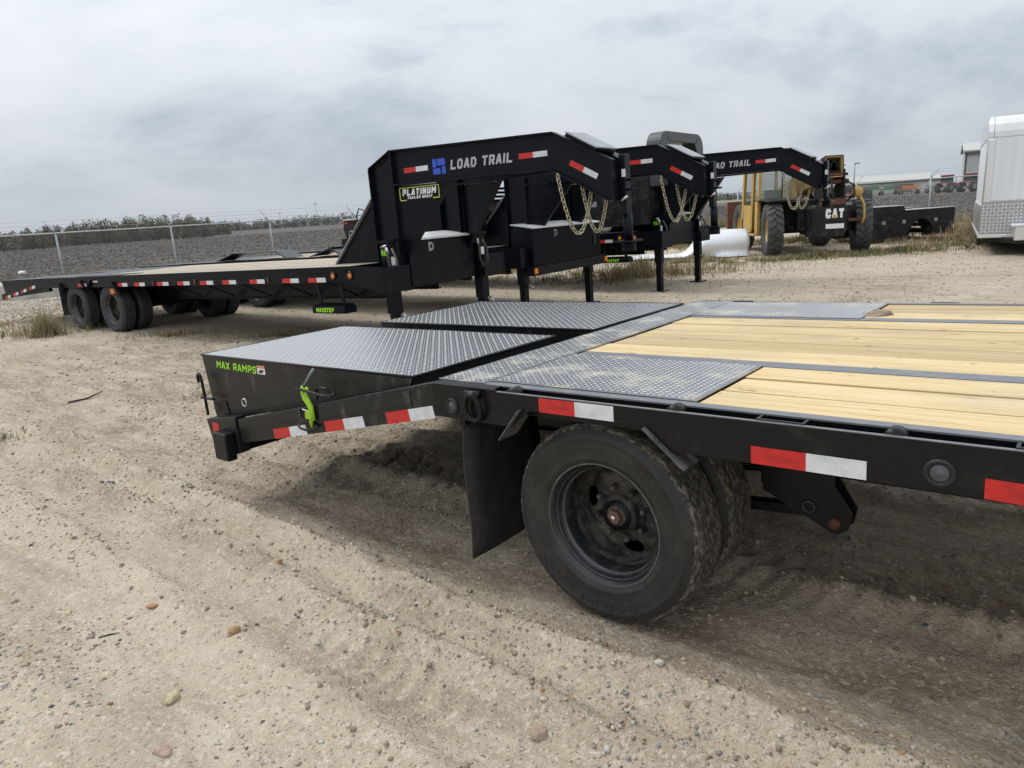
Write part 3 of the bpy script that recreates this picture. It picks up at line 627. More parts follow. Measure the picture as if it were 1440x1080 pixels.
# stake pockets and pipe spools between channel and rail
for s_ in (0.685, 1.30, 1.93, 2.55, 3.2):
    for sy in (0, 1):
        mb = MB(); y0, y1 = (-0.0525, -0.001) if sy == 0 else (W + 0.001, W + 0.0525)
        mb.box(s_ - 0.068, s_ - 0.060, y0, y1, D - 0.10, D - 0.002); mb.box(s_ + 0.060, s_ + 0.068, y0, y1, D - 0.10, D - 0.002)
        ye = -0.0612 if sy == 0 else W + 0.0535
        mb.box(s_ - 0.0595, s_ + 0.0595, (-0.0525 if sy == 0 else W + 0.045), (-0.045 if sy == 0 else W + 0.0525), D - 0.10, D - 0.002)
        part('stake_pocket', mb, 'black', RT)
for s_ in (-0.30, 0.355, 0.975, 1.62, 2.24, 2.87):
    mb = MB(); mb.lathe([(0.0, -0.0500), (0.030, -0.0500), (0.030, -0.003), (0.0, -0.003)], 20, (s_, 0, D - 0.022)); part('pipe_spool', mb, 'black', RT)
# planks
def plank(y0, y1, s0, s1, m='wood'):
    g = 0.0062; return part('plank', MB().box(s0, s1, y0 + g, y1 - g, D - 0.045, D + random.uniform(-0.005, 0.002)), m, RT, bev=0.003)
for y0, y1 in ((0.044, 0.232), (0.232, 0.424), (0.424, 0.612)): plank(y0, y1, 0.392, S_END)
cw = np.linspace(0.702, 1.755, 6)
for i in range(5): plank(cw[i], cw[i + 1], -0.468 + random.uniform(-0.004, 0.004), S_END)
for y0, y1 in ((1.835, 2.02), (2.02, 2.19), (2.19, 2.345)): plank(y0, y1, 0.432, S_END)
for y0, y1 in ((0.614, 0.700), (1.757, 1.833)): part('beam_strip', MB().box(-0.465, S_END, y0, y1, D - 0.02, D + 0.0005), 'steel_strip', RT, bev=0.002)
# tread plates over the wheels and across the knee
def tplate(s0, s1, y0, y1, z, m, name='tread_plate'):
    o = part(name, MB().box(s0, s1, y0, y1, z - 0.006, z), m, RT, bev=0.0015); tread(o, 'tread_hi', (s0, y0, z), (1, 0, 0), (0, 1, 0), s1 - s0, y1 - y0); return o
tplate(-0.475, 0.388, 0.046, 0.611, D + 0.0055, 'plate_dusty')
tplate(-0.475, 0.430, 1.790, 2.345, D + 0.0055, 'plate_dusty')
tplate(-0.725, -0.4755, 0.0, W, D + 0.005, 'plate_dusty')
part('mud_clod', (lambda mb: mb)(MB().lathe([(0.0, 0.028), (0.03, 0.024), (0.06, 0.014), (0.085, 0.0)], 9, (0.47, 1.95, D), 'z', rad=lambda i, j, r: r * (0.7 + 0.5 * random.random()))), 'cloddirt', RT)
# tapes, lights, tie-down ring
tape(RT, (-0.163, -0.062, D - 0.0635), (1, 0, 0), (0, 0, 1), printed=True)
tape(RT, (0.607, -0.062, D - 0.1345), (1, 0, 0), (0, 0, 1), printed=True)
tape(RT, (1.178, -0.062, D - 0.1365), (1, 0, -0.02), (0, 0, 1), printed=True)
tape(RT, (2.4, -0.062, D - 0.137), (1, 0, 0), (0, 0, 1))
round_light(RT, (-0.600, -0.063, D - 0.086), 0.022, 'smoke_lens'); round_light(RT, (1.083, -0.063, D - 0.087), 0.025, 'smoke_lens'); round_light(RT, (2.9, -0.063, D - 0.087), 0.025, 'smoke_lens')
mb = MB(); c = Vector((-0.470, -0.083, D - 0.075))
pts = [c + Vector((0.040 * cos(a) * (1 if sin(a) < 0.1 else 0.9), -0.006 * sin(a), 0.052 * sin(a))) for a in [2 * pi * i / 24 for i in range(24)]]
mb.tube(pts, 0.0105, 8, closed=True); dr = part('tie_down_ring', mb, 'black', RT)
mb = MB(); mb.tube([(-0.505, -0.078, D - 0.024), (-0.435, -0.078, D - 0.024)], 0.0165, 12); part('ring_clip', mb, 'black', dr, label='short black weld-on sleeve')
# slanted plates beside the wheel cut-out
for p, q in (((-0.245, D - 0.066), (-0.352, D - 0.192)), ((0.262, D - 0.066), (0.405, D - 0.186))):
    d = Vector((q[0] - p[0], 0, q[1] - p[1])).normalized(); nn_ = Vector((d.z, 0, -d.x)) * 0.006
    mb = MB().prism3([Vector((p[0], -0.082, p[1])), Vector((q[0], -0.082, q[1])), Vector((q[0], 0.028, q[1])), Vector((p[0], 0.028, p[1]))], nn_); part('fender_brace', mb, 'dusty_black', RT, bev=0.002)
mb = MB().prism([(-0.215, D - 0.02), (0.245, D - 0.02), (0.255, D - 0.05), (-0.225, D - 0.05)], 0.05, 0.56); part('fender_pan', mb, 'black', RT)
# dual wheels, axle, suspension
TF = 0.030; RW = 0.389
tm = road_tyre(R=0.389).mesh('tyre', [K['rubber'], K['tread']]); rm = rim_mesh().mesh('wheel', [K['rim'], K['rim_mud'], K['rim_edge']]); dm = disc_mesh().mesh('wheel_disc', [K['rim_mud']])
def dual(y, flip, letters=False, inner=False, disc=True):
    mw = basis((0, y, RW - 0.014), (1, 0, 0), (0, -1 if flip else 1, 0), (0, 0, 1)) @ Matrix.Rotation(0.3 if inner else 0.0, 4, 'Y')
    wh = part('wheel', rm, [], RT, mw); t_ = part('tyre', tm, [], wh)
    if disc: part('wheel_disc', dm, [], wh)
    if letters:
        arc_letters(wh, 'GOODYEAR', 0.296, 0.034, radians(-66), radians(10.5)); arc_letters(wh, '215/75R17.5', 0.306, 0.016, radians(165), radians(4.6)); arc_letters(wh, 'TUBELESS', 0.306, 0.015, radians(60), radians(4.6))
    return wh
wf = dual(TF, False, True)
dual(TF + 0.275 + 0.216, True, inner=True, disc=False)
dual(W - TF, True); dual(W - TF - 0.275 - 0.216, False, inner=True, disc=False)
hz_ = RW - 0.014
mb = MB(); mb.lathe([(0.0, 0.118), (0.040, 0.120), (0.058, 0.130), (0.062, 0.136), (0.072, 0.142), (0.074, 0.150), (0.074, 0.175), (0.10, 0.178), (0.10, 0.19)], 32, (0, TF, hz_)); hb = part('hub', mb, 'rim_mud', RT)
mb = MB(); mb.lathe([(0.0, 0.098), (0.018, 0.098), (0.028, 0.102), (0.029, 0.118), (0.028, 0.126)], 6, (0, TF, hz_)); mb.sm = [False] * len(mb.sm); part('hub_cap', mb, 'hubred', hb)
mb = MB(); mb.lathe([(0.0, 0.090), (0.009, 0.091), (0.012, 0.096), (0.012, 0.102)], 12, (0, TF, hz_)); part('hub_plug', mb, 'chrome', hb)
for i in range(8):
    a = 2 * pi * i / 8 + 0.25; mb = MB(); c = (0.103 * cos(a), TF, hz_ + 0.103 * sin(a)); mb.lathe([(0.0, 0.138), (0.009, 0.138), (0.0125, 0.144), (0.0125, 0.175), (0.016, 0.178)], 6, c); mb.sm = [False] * len(mb.sm); part('lug_nut', mb, 'rim_mud' if i % 3 else 'smoke_lens', hb)
for i in range(6):
    a = 2 * pi * i / 6 + 0.1; mb = MB(); mb.lathe([(0.0, 0.128), (0.006, 0.128), (0.006, 0.15)], 6, (0.052 * cos(a), TF, hz_ + 0.052 * sin(a))); part('cap_bolt', mb, 'smoke_lens', hb)
mb = MB(); mb.tube([(0, 0.15, hz_), (0, W - 0.15, hz_)], 0.06, 16); part('axle', mb, 'black', RT)
for y0 in (0.60, 1.74):
    for k in range(4):
        z0 = hz_ + 0.06 + k * 0.013; mb = MB(); L_ = 0.52 - k * 0.09
        mb.tube([(s_, y0 + 0.03, z0 + 0.06 * (s_ / 0.52) ** 2) for s_ in np.linspace(-L_, L_, 9)], 0.006, 4); part('leaf_spring', mb, 'black', RT)
    for sgn in (-1, 1):
        off = 0.035 * sgn
        mb = MB().prism([(0.44, D - 0.14), (0.70, D - 0.14), (0.70, D - 0.36), (0.757, D - 0.455), (0.745, D - 0.515), (0.715, D - 0.538), (0.690, D - 0.535), (0.475, D - 0.425), (0.445, D - 0.39)], y0 - 0.13 + off, y0 - 0.122 + off); part('hanger_plate', mb, 'black', RT, bev=0.002)
        mb = MB().prism([(-0.62, D - 0.39), (-0.46, D - 0.39), (-0.50, D - 0.52), (-0.58, D - 0.52)], y0 - 0.02 + off, y0 - 0.012 + off); part('hanger_plate', mb, 'black', RT)
    mb = MB(); mb.bar((0.445, y0 - 0.126, D - 0.416), (0.70, y0 - 0.126, D - 0.538), 0.06, 0.006); part('hanger_edge', mb, 'rim', RT)
    mb = MB(); ring((0.615, y0 - 0.167, D - 0.452), 0.020, 0.006, 16, 6, 'y', mb); part('pivot_boss', mb, 'rim', RT)
    mb = MB(); mb.lathe([(0, -0.03), (0.02, -0.03), (0.024, 0.0), (0.024, 0.06)], 10, (0.70, y0 - 0.14, D - 0.50)); part('spring_bush', mb, 'rust', RT)
    mb = MB(); mb.bar((0.10, y0 - 0.09, D - 0.53), (0.64, y0 - 0.09, D - 0.49), 0.05, 0.035); part('torque_arm', mb, 'black', RT)
# mud flaps
for y0, y1 in ((0.0, 0.50), (W - 0.50, W)):
    mb = MB(); n = 10
    v = [(-0.615 - 0.012 * (1 - i / n) + 0.008 * sin(i * 0.7 + y * 9), y, 0.105 + (0.60) * i / n) for i in range(n + 1) for y in np.linspace(y0, y1, 6)]
    f = [(i * 6 + j, i * 6 + j + 1, (i + 1) * 6 + j + 1, (i + 1) * 6 + j) for i in range(n) for j in range(5)]
    mb.smooth = True; mb.add(v, f); fl = part('mud_flap', mb, 'flap', RT); sm_ = fl.modifiers.new('thick', 'SOLIDIFY'); sm_.thickness = 0.009
    part('flap_bracket', MB().box(-0.63, -0.60, y0, y1, 0.70, 0.745), 'black', RT)
# sloping tail
SL = (0.385 - 0.0) / (2.60 - 0.72); ang = math.atan(SL)
def dz(s_): return D - (-0.72 - s_) * SL
TX = Vector((-cos(ang), 0, -sin(ang))); TZ = Vector((-sin(ang), 0, cos(ang)))
for k, (y0, y1) in enumerate(((-0.062, -0.010), (W + 0.010, W + 0.062))):
    poly = [(-0.70, D - 0.001), (-0.70, D - 0.137), (-0.775, D - 0.160), (-2.30, dz(-2.30) - 0.150), (-2.30, dz(-2.30) - 0.012), (-0.72, D - 0.002)]
    part('tail_beam', MB().prism(poly, y0, y1), 'scuffed', RT, bev=0.003)
    yy = (y0 - 0.0062, y0 - 0.0003) if k == 0 else (y1 + 0.0003, y1 + 0.006)
    poly = [(-0.84, dz(-0.84) - 0.018), (-1.50, dz(-1.50) - 0.018), (-1.50, dz(-1.50) - 0.080), (-0.84, dz(-0.84) - 0.080)]; part('tail_doubler', MB().prism(poly, *yy), 'scuffed', RT, bev=0.0015)
    poly = [(-1.66, dz(-1.66) - 0.012), (-2.28, dz(-2.28) - 0.012), (-2.28, dz(-2.28) - 0.062), (-1.66, dz(-1.66) - 0.062)]; part('tail_doubler', MB().prism(poly, *yy), 'scuffed', RT, bev=0.0015)
    poly = [(-2.63, dz(-2.60) + 0.02), (-2.302, dz(-2.30) + 0.004), (-2.302, dz(-2.30) - 0.205), (-2.47, dz(-2.47) - 0.215), (-2.60, dz(-2.60) - 0.09)]
    ye = (y0 - 0.012, y1) if k == 0 else (y0, y1 + 0.012)
    part('tail_end_plate', MB().prism(poly, *ye), 'scuffed', RT, bev=0.004)
s0 = -2.46
part('bumper_block', MB().box(-2.475, -2.335, -0.135, -0.075, dz(-2.4) - 0.225, dz(-2.4) - 0.065), 'black', RT, bev=0.008)
part('end_reflector', MB().box(-2.565, -2.495, -0.0758, -0.0742, dz(-2.53) - 0.062, dz(-2.53) - 0.008), 'red', RT)
round_light(RT, (-2.512, -0.076, dz(-2.5) - 0.155), 0.024, 'smoke_lens')
part('tail_cross_tube', MB().box(-2.56, -2.44, -0.005, W + 0.005, dz(-2.5) - 0.20, dz(-2.5) - 0.075), 'black', RT)
part('tail_floor', MB().prism([(-0.72, D - 0.035), (-2.5, dz(-2.5) - 0.035), (-2.5, dz(-2.5) - 0.043), (-0.72, D - 0.043)], -0.009, W + 0.009), 'black', RT)
for s_ in (-1.1, -1.6, -2.1): part('tail_cross_member', MB().box(s_, s_ + 0.05, -0.009, W + 0.009, dz(s_) - 0.14, dz(s_) - 0.07), 'black', RT)
for s_, zoff in ((-0.707, 0.098), (-1.172, 0.098), (-1.635, 0.096)):
    tape(RT, Vector((s_ - 0.300, -0.0625, dz(s_ - 0.300) - 0.150)), -TX, TZ, n=(0, -1, 0))
# folded ramps
def ramp(y0, y1, s0, s1, letters):
    zt = D - 0.004
    side_ = [(s0, zt - 0.007), (s0 + 0.055, dz(s0 + 0.055) + 0.010), (s0 + 0.16, dz(s0 + 0.16) - 0.012), (s1 - 0.03, dz(s1 - 0.03) - 0.012), (s1, zt - 0.007)]
    rp = part('ramp', MB().box(s0, s1, y0, y1, zt - 0.007, zt), 'plate', RT, bev=0.003, label='folded tail ramp with raised diamond tread')
    tread(rp, 'tread_hi', (s0, y0, zt), (1, 0, 0), (0, 1, 0), s1 - s0, y1 - y0)
    for ya, yb in ((y0 + 0.004, y0 + 0.012), (y1 - 0.012, y1 - 0.004)): part('ramp_side', MB().prism(side_, ya, yb), 'scuffed', rp)
    mb = MB(); mb.tube([(s0, y0, zt - 0.004), (s1, y0, zt - 0.004)], 0.0065, 8); mb.tube([(s1, y0, zt - 0.004), (s1, y1, zt - 0.004)], 0.0065, 8); mb.tube([(s0, y0, zt - 0.004), (s0, y1, zt - 0.004)], 0.0065, 8); mb.tube([(s0, y1, zt - 0.004), (s1, y1, zt - 0.004)], 0.0065, 8)
    part('ramp_edge', mb, 'black', rp)
    part('ramp_front', MB().box(s1 - 0.010, s1 - 0.002, y0 + 0.0125, y1 - 0.0125, zt - 0.055, zt - 0.0075), 'black', rp)
    part('ramp_rear', MB().prism([(s0 + 0.004, zt - 0.008), (s0 + 0.058, dz(s0 + 0.058) + 0.024), (s0 + 0.066, dz(s0 + 0.058) + 0.024), (s0 + 0.012, zt - 0.008)], y0 + 0.0125, y1 - 0.0125), 'black', rp)
    part('ramp_lower_strip', MB().prism([(s0 + 0.42, dz(s0 + 0.42) + 0.016), (s1 - 0.72, dz(s1 - 0.72) + 0.010), (s1 - 0.72, dz(s1 - 0.72) + 0.060), (s0 + 0.42, dz(s0 + 0.42) + 0.075)], y0 - 0.003, y0 + 0.0035), 'scuffed', rp, bev=0.0015)
    part('ramp_corner_gusset', MB().prism([(s0 + 0.06, dz(s0 + 0.06) + 0.03), (s0 + 0.22, dz(s0 + 0.22) + 0.016), (s0 + 0.20, dz(s0 + 0.2) + 0.10), (s0 + 0.05, dz(s0 + 0.05) + 0.11)], y0 - 0.002, y0 + 0.0035), 'black', rp)
    if letters:
        l = lettering('MAX RAMPS', rp, (s0 + 0.155, y0 + 0.0030, zt - 0.072), (1, 0, -0.02), (0, 0, 1), 0.42, 'lime_print', 0.042, shear=0.12, bold=0.03)
        part('warning_label', MB().box(s0 + 0.590, s0 + 0.665, y0 + 0.002, y0 + 0.0035, zt - 0.078, zt - 0.032), 'white_print', rp)
        part('warning_stripe', MB().box(s0 + 0.592, s0 + 0.663, y0 + 0.0008, y0 + 0.0018, zt - 0.045, zt - 0.034), 'orange_print', rp)
        part('warning_picture', MB().prism([(s0 + 0.600, zt - 0.072), (s0 + 0.640, zt - 0.072), (s0 + 0.655, zt - 0.052), (s0 + 0.612, zt - 0.056)], y0 + 0.0008, y0 + 0.0018), 'rim', rp)
    return rp
ramp(0.014, 1.055, -2.735, -0.905, True)
ramp(1.275, 2.345, -2.60, -0.80, False)
# ramp latch: lime hook, lever and loops
mb = MB(); y = -0.072
z1 = D - 0.085
hk = [(-1.600, y, z1), (-1.608, y, z1 - 0.030), (-1.598, y, z1 - 0.060), (-1.572, y, z1 - 0.085), (-1.560, y, z1 - 0.105), (-1.560, y, z1 - 0.150), (-1.572, y, z1 - 0.180), (-1.575, y, z1 - 0.205)]
mb.tube(hk, [0.010, 0.012, 0.013, 0.013, 0.013, 0.013, 0.011, 0.006], 8)
hk2 = [(-1.553, y - 0.004, z1 - 0.014), (-1.566, y - 0.004, z1 - 0.006), (-1.580, y - 0.004, z1 - 0.016), (-1.578, y - 0.004, z1 - 0.040), (-1.562, y - 0.004, z1 - 0.070), (-1.548, y - 0.004, z1 - 0.098), (-1.545, y - 0.004, z1 - 0.165)]
mb.tube(hk2, [0.006, 0.007, 0.007, 0.007, 0.008, 0.011, 0.011], 8); mb.box(-1.598, -1.556, y - 0.012, y + 0.010, z1 - 0.160, z1 - 0.125)
lt_ = part('ramp_latch', mb, 'lime', RT, label='lime green ramp latch hook')
mb = MB(); mb.tube([(-1.598, y, z1 - 0.005), (-1.575, y + 0.03, z1 + 0.050), (-1.562, y + 0.05, z1 + 0.078)], 0.0075, 8); part('latch_rod', mb, 'steel_strip', lt_)
mb = MB(); mb.tube([(-1.650, y - 0.012, z1 - 0.012), (-1.54, y - 0.012, z1 - 0.020), (-1.44, y - 0.012, z1 - 0.030), (-1.37, y - 0.006, z1 - 0.030), (-1.35, y, z1 - 0.015)], 0.0065, 6)
mb.tube([(-1.50, y, z1 - 0.010), (-1.46, y, z1 + 0.004), (-1.42, y, z1 + 0.002), (-1.40, y, z1 - 0.012)], 0.0065, 6); part('latch_lever', mb, 'black', lt_)
mb = MB(); mb.tube([(-1.61, y - 0.015, z1 - 0.113), (-1.565, y - 0.017, z1 - 0.116)], 0.003, 5); part('zip_tie', mb, 'white_print', lt_)
mb = MB(); pts = [(-1.585 + 0.075 * cos(a), y - 0.012 + 0.02 * sin(a), z1 - 0.198 + 0.012 * sin(a)) for a in [2 * pi * i / 20 for i in range(20)]]; mb.tube(pts, 0.006, 6, closed=True); part('latch_loop', mb, 'black', RT)
mb = MB(); ring((-2.255, -0.028, dz(-2.255) + 0.072), 0.022, 0.0035, 18, 6, 'y', mb); part('pin_ring', mb, 'chrome', RT)
mb = MB(); hx = -2.70; mb.tube([(hx - 0.035, -0.03, D - 0.165), (hx - 0.035, -0.03, D - 0.125), (hx - 0.018, -0.03, D - 0.110), (hx, -0.03, D - 0.125), (hx + 0.008, -0.03, D - 0.18), (hx + 0.012, -0.03, D - 0.36)], 0.0085, 8)
mb.box(hx - 0.035, hx + 0.11, -0.036, -0.02, D - 0.262, D - 0.250); part('hook_rod', mb, 'black', RT)

# ------------------------------------------------------------------ parked gooseneck trailers
DK = 0.885; W2 = 2.12; NT0, NT1 = 0.50, 0.96          # neck beam: t at the riser and at the coupler
def tn(s_, far=False):
    v = NT0 + (s_ - 5.9) * (NT1 - NT0) / 2.75; return W2 - v if far else v
tm2 = road_tyre(n=60).mesh('tyre', [K['rubber_far'], K['rubber_far']])
def lerp(a, b, f): return a + (b - a) * f
TAPE_S = (4.99, 4.51, 3.85, 3.25, 2.73, 2.16, 1.61, 0.95, 0.43)
def gooseneck(label, t0, ds, grp, tapes=TAPE_S, jack2=1.75, box=(0.53, 1.66), bf=6.12, cz=0.93, platinum=False, low_beam=False, step=True, z_up=0.0):
    org = GP + GB * t0 + GA * ds + Vector((0, 0, z_up)); R = thing('gooseneck_trailer', label, 'trailer', basis(org, GA, GB, GC), grp)
    def ground_z(s_, t_): p = org + GA * s_ + GB * t_; return gz(p.x, p.y) - org.z - (GA * s_).z
    def side_box(name, s0, s1, z0, z1, m, th=0.05, bev=0.0, far=True, y=0.0):
        part(name, MB().box(s0, s1, y, y + th, z0, z1), m, R, bev=bev)
        if far: part(name, MB().box(s0, s1, W2 - th - y, W2 - y, z0, z1), m, R)
    side_box('side_rail', -2.3, 5.66, DK - 0.165, DK, 'navy', 0.05, 0.003)
    side_box('rub_strip', -2.3, 5.66, DK - 0.060, DK - 0.035, 'navy', 0.012, far=False, y=-0.0125)
    side_box('rail_cap', -2.3, 5.66, DK + 0.0005, DK + 0.004, 'graphite', 0.045)
    part('front_beam', MB().box(5.665, 5.74, 0, W2, DK - 0.18, DK + 0.002), 'navy', R)
    for y0 in (0.55, 1.47):
        mb = MB(); mb.box(-2.2, 5.6, y0, y0 + 0.10, DK - 0.10, DK - 0.085); mb.box(-2.2, 5.6, y0, y0 + 0.10, DK - 0.42, DK - 0.405); mb.box(-2.2, 5.6, y0 + 0.043, y0 + 0.057, DK - 0.404, DK - 0.101); part('main_beam', mb, 'navy', R)
    for i in range(13): part('cross_member', MB().box(-2.1 + i * 0.62, -2.05 + i * 0.62, 0.055, W2 - 0.055, DK - 0.13, DK - 0.05), 'navy', R)
    for i in range(6): mb = MB(); s_ = 0.9 + i * 0.85; mb.bar((s_, 0.06, DK - 0.14), (s_ + 0.0, 0.56, DK - 0.38), 0.05, 0.012); part('outrigger', mb, 'navy', R)
    ws = np.linspace(0.05, W2 - 0.05, 11)
    for i in range(10): part('plank', MB().box(-1.0 + random.uniform(-0.01, 0.01), 5.655, ws[i] + 0.004, ws[i + 1] - 0.004, DK - 0.045, DK + random.uniform(-0.004, 0.004)), 'wood_old', R)
    part('tail_plate', MB().box(-2.3, -1.02, 0.05, W2 - 0.05, DK - 0.01, DK + 0.003), 'graphite', R)
    part('wheel_plate', MB().box(-1.0, 0.45, 0.046, 0.42, DK + 0.0045, DK + 0.010), 'graphite', R)
    # sloping tail with folded ramps
    zt = DK - 0.27
    for y0 in (0.0, W2 - 0.05):
        part('tail_beam', MB().prism([(-2.302, DK - 0.005), (-2.302, DK - 0.15), (-4.25, zt - 0.11), (-4.25, zt)], y0, y0 + 0.05), 'navy', R)
    for y0, y1 in ((0.03, 1.02), (1.28, W2 - 0.03)): part('ramp', MB().prism([(-2.34, DK + 0.002), (-4.2, DK - 0.01), (-4.12, zt + 0.02), (-2.36, DK - 0.04)], y0, y1), 'graphite', R)
    mb = MB(); mb.bar((-2.2, 0.08, 0.70), (-4.3, 0.08, 0.58), 0.06, 0.09); part('tail_underbar', mb, 'navy', R)
    for s_ in (-2.62, -3.02, -3.42, -3.82): tape(R, Vector((s_ - 0.26, -0.0005, lerp(DK, zt, (-s_ - 2.3 + 0.26) / 1.95) - 0.115)), (1, 0, 0.138), (0, 0, 1), n=(0, -1, 0), width=0.26)
    # wheels
    for s_ in (0.0, -1.20):
        for y, fl in ((0.03, False), (0.03 + 0.491, True), (W2 - 0.03, True), (W2 - 0.03 - 0.491, False)):
            zz = ground_z(s_, y) + 0.372
            mw = basis((s_, y, zz), (1, 0, 0), (0, -1 if fl else 1, 0), (0, 0, 1)) @ Matrix.Rotation(random.random() * 6, 4, 'Y')
            wh = part('wheel', rm, [], R, mw); part('tyre', tm2, [], wh)
            if y in (0.03, W2 - 0.03): part('wheel_disc', dm, [], wh); mb = MB(); mb.lathe([(0, 0.10), (0.06, 0.11), (0.08, 0.14), (0.08, 0.19)], 16); part('hub', mb, 'rim_mud', wh)
        mb = MB(); mb.tube([(s_, 0.15, zz), (s_, W2 - 0.15, zz)], 0.06, 10); part('axle', mb, 'navy', R)
    for y0 in (0.02, W2 - 0.52):
        mb = MB(); mb.prism([(-1.72, DK - 0.16), (-1.74, 0.24), (-1.732, 0.24), (-1.712, DK - 0.16)], y0, y0 + 0.5); part('mud_flap', mb, 'flap', R)
    for p, q in (((-1.55, DK - 0.09), (-1.42, DK - 0.22)), ((0.33, DK - 0.09), (0.47, DK - 0.24)), ((-0.78, DK - 0.05), (-0.62, DK - 0.16)), ((-0.50, DK - 0.16), (-0.36, DK - 0.05))):
        mb = MB(); mb.bar((p[0], 0.0, p[1]), (q[0], 0.0, q[1]), 0.10, 0.008, (0, 0, 1)); part('fender_brace', mb, 'graphite', R)
    part('corner_lamp', MB().box(0.22, 0.40, -0.03, 0.03, DK - 0.275, DK - 0.185), 'rust', R); part('lamp_lens', MB().box(0.24, 0.33, -0.034, -0.0302, DK - 0.265, DK - 0.20), 'amber', R)
    for s_ in tapes: tape(R, (s_, -0.0005, DK - 0.163), (1, 0, 0), (0, 0, 1), n=(0, -1, 0))
    for s_ in (-0.51, -0.92): tape(R, (s_, -0.0005, DK - (0.09 if s_ > -0.6 else 0.155)), (1, 0, 0), (0, 0, 1), n=(0, -1, 0))
    for s_ in (1.50, 2.60, 4.22): part('side_marker', MB().box(s_, s_ + 0.035, -0.014, -0.0005, DK - 0.155, DK - 0.085), 'rust', R)
    for s_ in (5.44, 5.72):
        o = round_light(R, (s_, -0.012, DK - 0.095), 0.032, 'amber'); mb = MB(); mb.disc((s_, -0.0195, DK - 0.095), 0.013, 12); part('lens_core', mb, 'amber_d', o)
    part('front_corner_plate', MB().prism([(5.62, DK - 0.002), (5.62, DK - 0.165), (6.22, DK - 0.30), (6.22, DK - 0.02)], 0.001, 0.03), 'navy', R)
    part('front_corner_plate', MB().prism([(5.62, DK - 0.002), (5.62, DK - 0.165), (6.22, DK - 0.30), (6.22, DK - 0.02)], W2 - 0.03, W2 - 0.001), 'navy', R)
    o = round_light(R, (5.95, W2 - 0.045, DK - 0.03), 0.03, 'amber')
    for y0, y1 in ((0.03, NT0 - 0.09), (W2 - NT0 + 0.09, W2 - 0.03)): part('front_apron', MB().box(6.18, 6.215, y0, y1, DK - 0.30, DK - 0.03), 'navy', R)
    if low_beam:
        part('front_bumper', MB().box(6.22, 6.34, 0.12, W2 + 0.06, DK - 0.42, DK - 0.29), 'navy', R)
        for y in (0.17, W2 + 0.01): part('bumper_lamp', MB().box(6.341, 6.356, y - 0.035, y + 0.035, DK - 0.39, DK - 0.32), 'amber', R)
    # step
    if step:
        for s_ in (5.10, 5.50): mb = MB(); mb.bar((s_, 0.03, DK - 0.16), (s_ + 0.03, 0.03, 0.46), 0.05, 0.012, (0, 1, 0)); part('step_strap', mb, 'navy', R)
        st_ = part('step', MB().box(5.05, 5.61, -0.045, 0.13, 0.375, 0.455), 'navy', R, bev=0.004)
        mb = MB()
        for i in range(12): mb.box(5.07 + i * 0.045, 5.09 + i * 0.045, -0.04, 0.12, 0.4555, 0.475)
        part('step_teeth', mb, 'navy', st_)
        lettering('MAXSTEP', st_, (5.12, -0.0465, 0.39), (1, 0, 0), (0, 0, 1), 0.30, 'lime_print', 0.050, 0.15, sw=0.24)
    # risers, neck beams, gussets
    top = [(6.01, 2.05), (7.90, 2.01), (8.47, 1.70)]; bot = [(6.03, 1.71), (7.85, 1.70), (8.44, 1.35)]
    for far in (False, True):
        sg = -1 if far else 1
        def P(s_, z_, o=0.0): return Vector((s_, tn(max(s_, 5.9), far) + o * sg, z_))
        nb = part('neck_beam', MB().prism3([P(*p) for p in top] + [P(*p) for p in reversed(bot)], (0, 0.012 * sg, 0)), 'graphite', R)
        mb = MB()
        for pl, dzz in ((top, 0.008), (bot, -0.008)):
            for p, q in zip(pl, pl[1:]): mb.bar(P(p[0], p[1] + dzz, 0.006), P(q[0], q[1] + dzz, 0.006), 0.13, 0.016)
        part('flange', mb, 'graphite', nb)
        mb = MB(); mb.bar(P(8.478, 1.34, 0.006), P(8.478, 1.71, 0.006), 0.13, 0.012, (1, 0, 0)); part('end_plate', mb, 'graphite', nb)
        rs = part('riser', MB().prism3([P(5.72, 0.56), P(6.04, 0.56), P(6.04, 2.045), P(5.72, 1.895)], (0, 0.012 * sg, 0)), 'graphite', R)
        mb = MB(); mb.bar(P(5.715, 0.56, 0.006), P(5.715, 1.90, 0.006), 0.13, 0.016, (1, 0, 0)); mb.bar(P(6.045, 0.56, 0.006), P(6.045, 2.05, 0.006), 0.13, 0.016, (1, 0, 0)); mb.bar(P(5.71, 1.905, 0.006), P(6.04, 2.062, 0.006), 0.13, 0.014)
        part('flange', mb, 'graphite', rs)
        gp = part('gusset', MB().prism3([P(6.06, 1.69, -0.008), P(6.72, 1.68, -0.008), P(6.12, 0.96, -0.008), P(6.06, 0.96, -0.008)], (0, 0.008 * sg, 0)), 'navy', R)
        mb = MB(); mb.bar(P(6.73, 1.68, 0), P(6.125, 0.955, 0), 0.07, 0.012); part('gusset_edge', mb, 'navy', gp)
        part('brace_plate', MB().prism3([P(4.98, DK + 0.005, -0.02), P(5.70, 1.57, -0.02), P(5.70, DK + 0.005, -0.02)], (0, 0.010 * sg, 0)), 'navy', R)
        mb = MB(); mb.bar(P(4.97, DK + 0.005, -0.015), P(5.70, 1.585, -0.015), 0.09, 0.012); part('brace_edge', mb, 'galv', R)
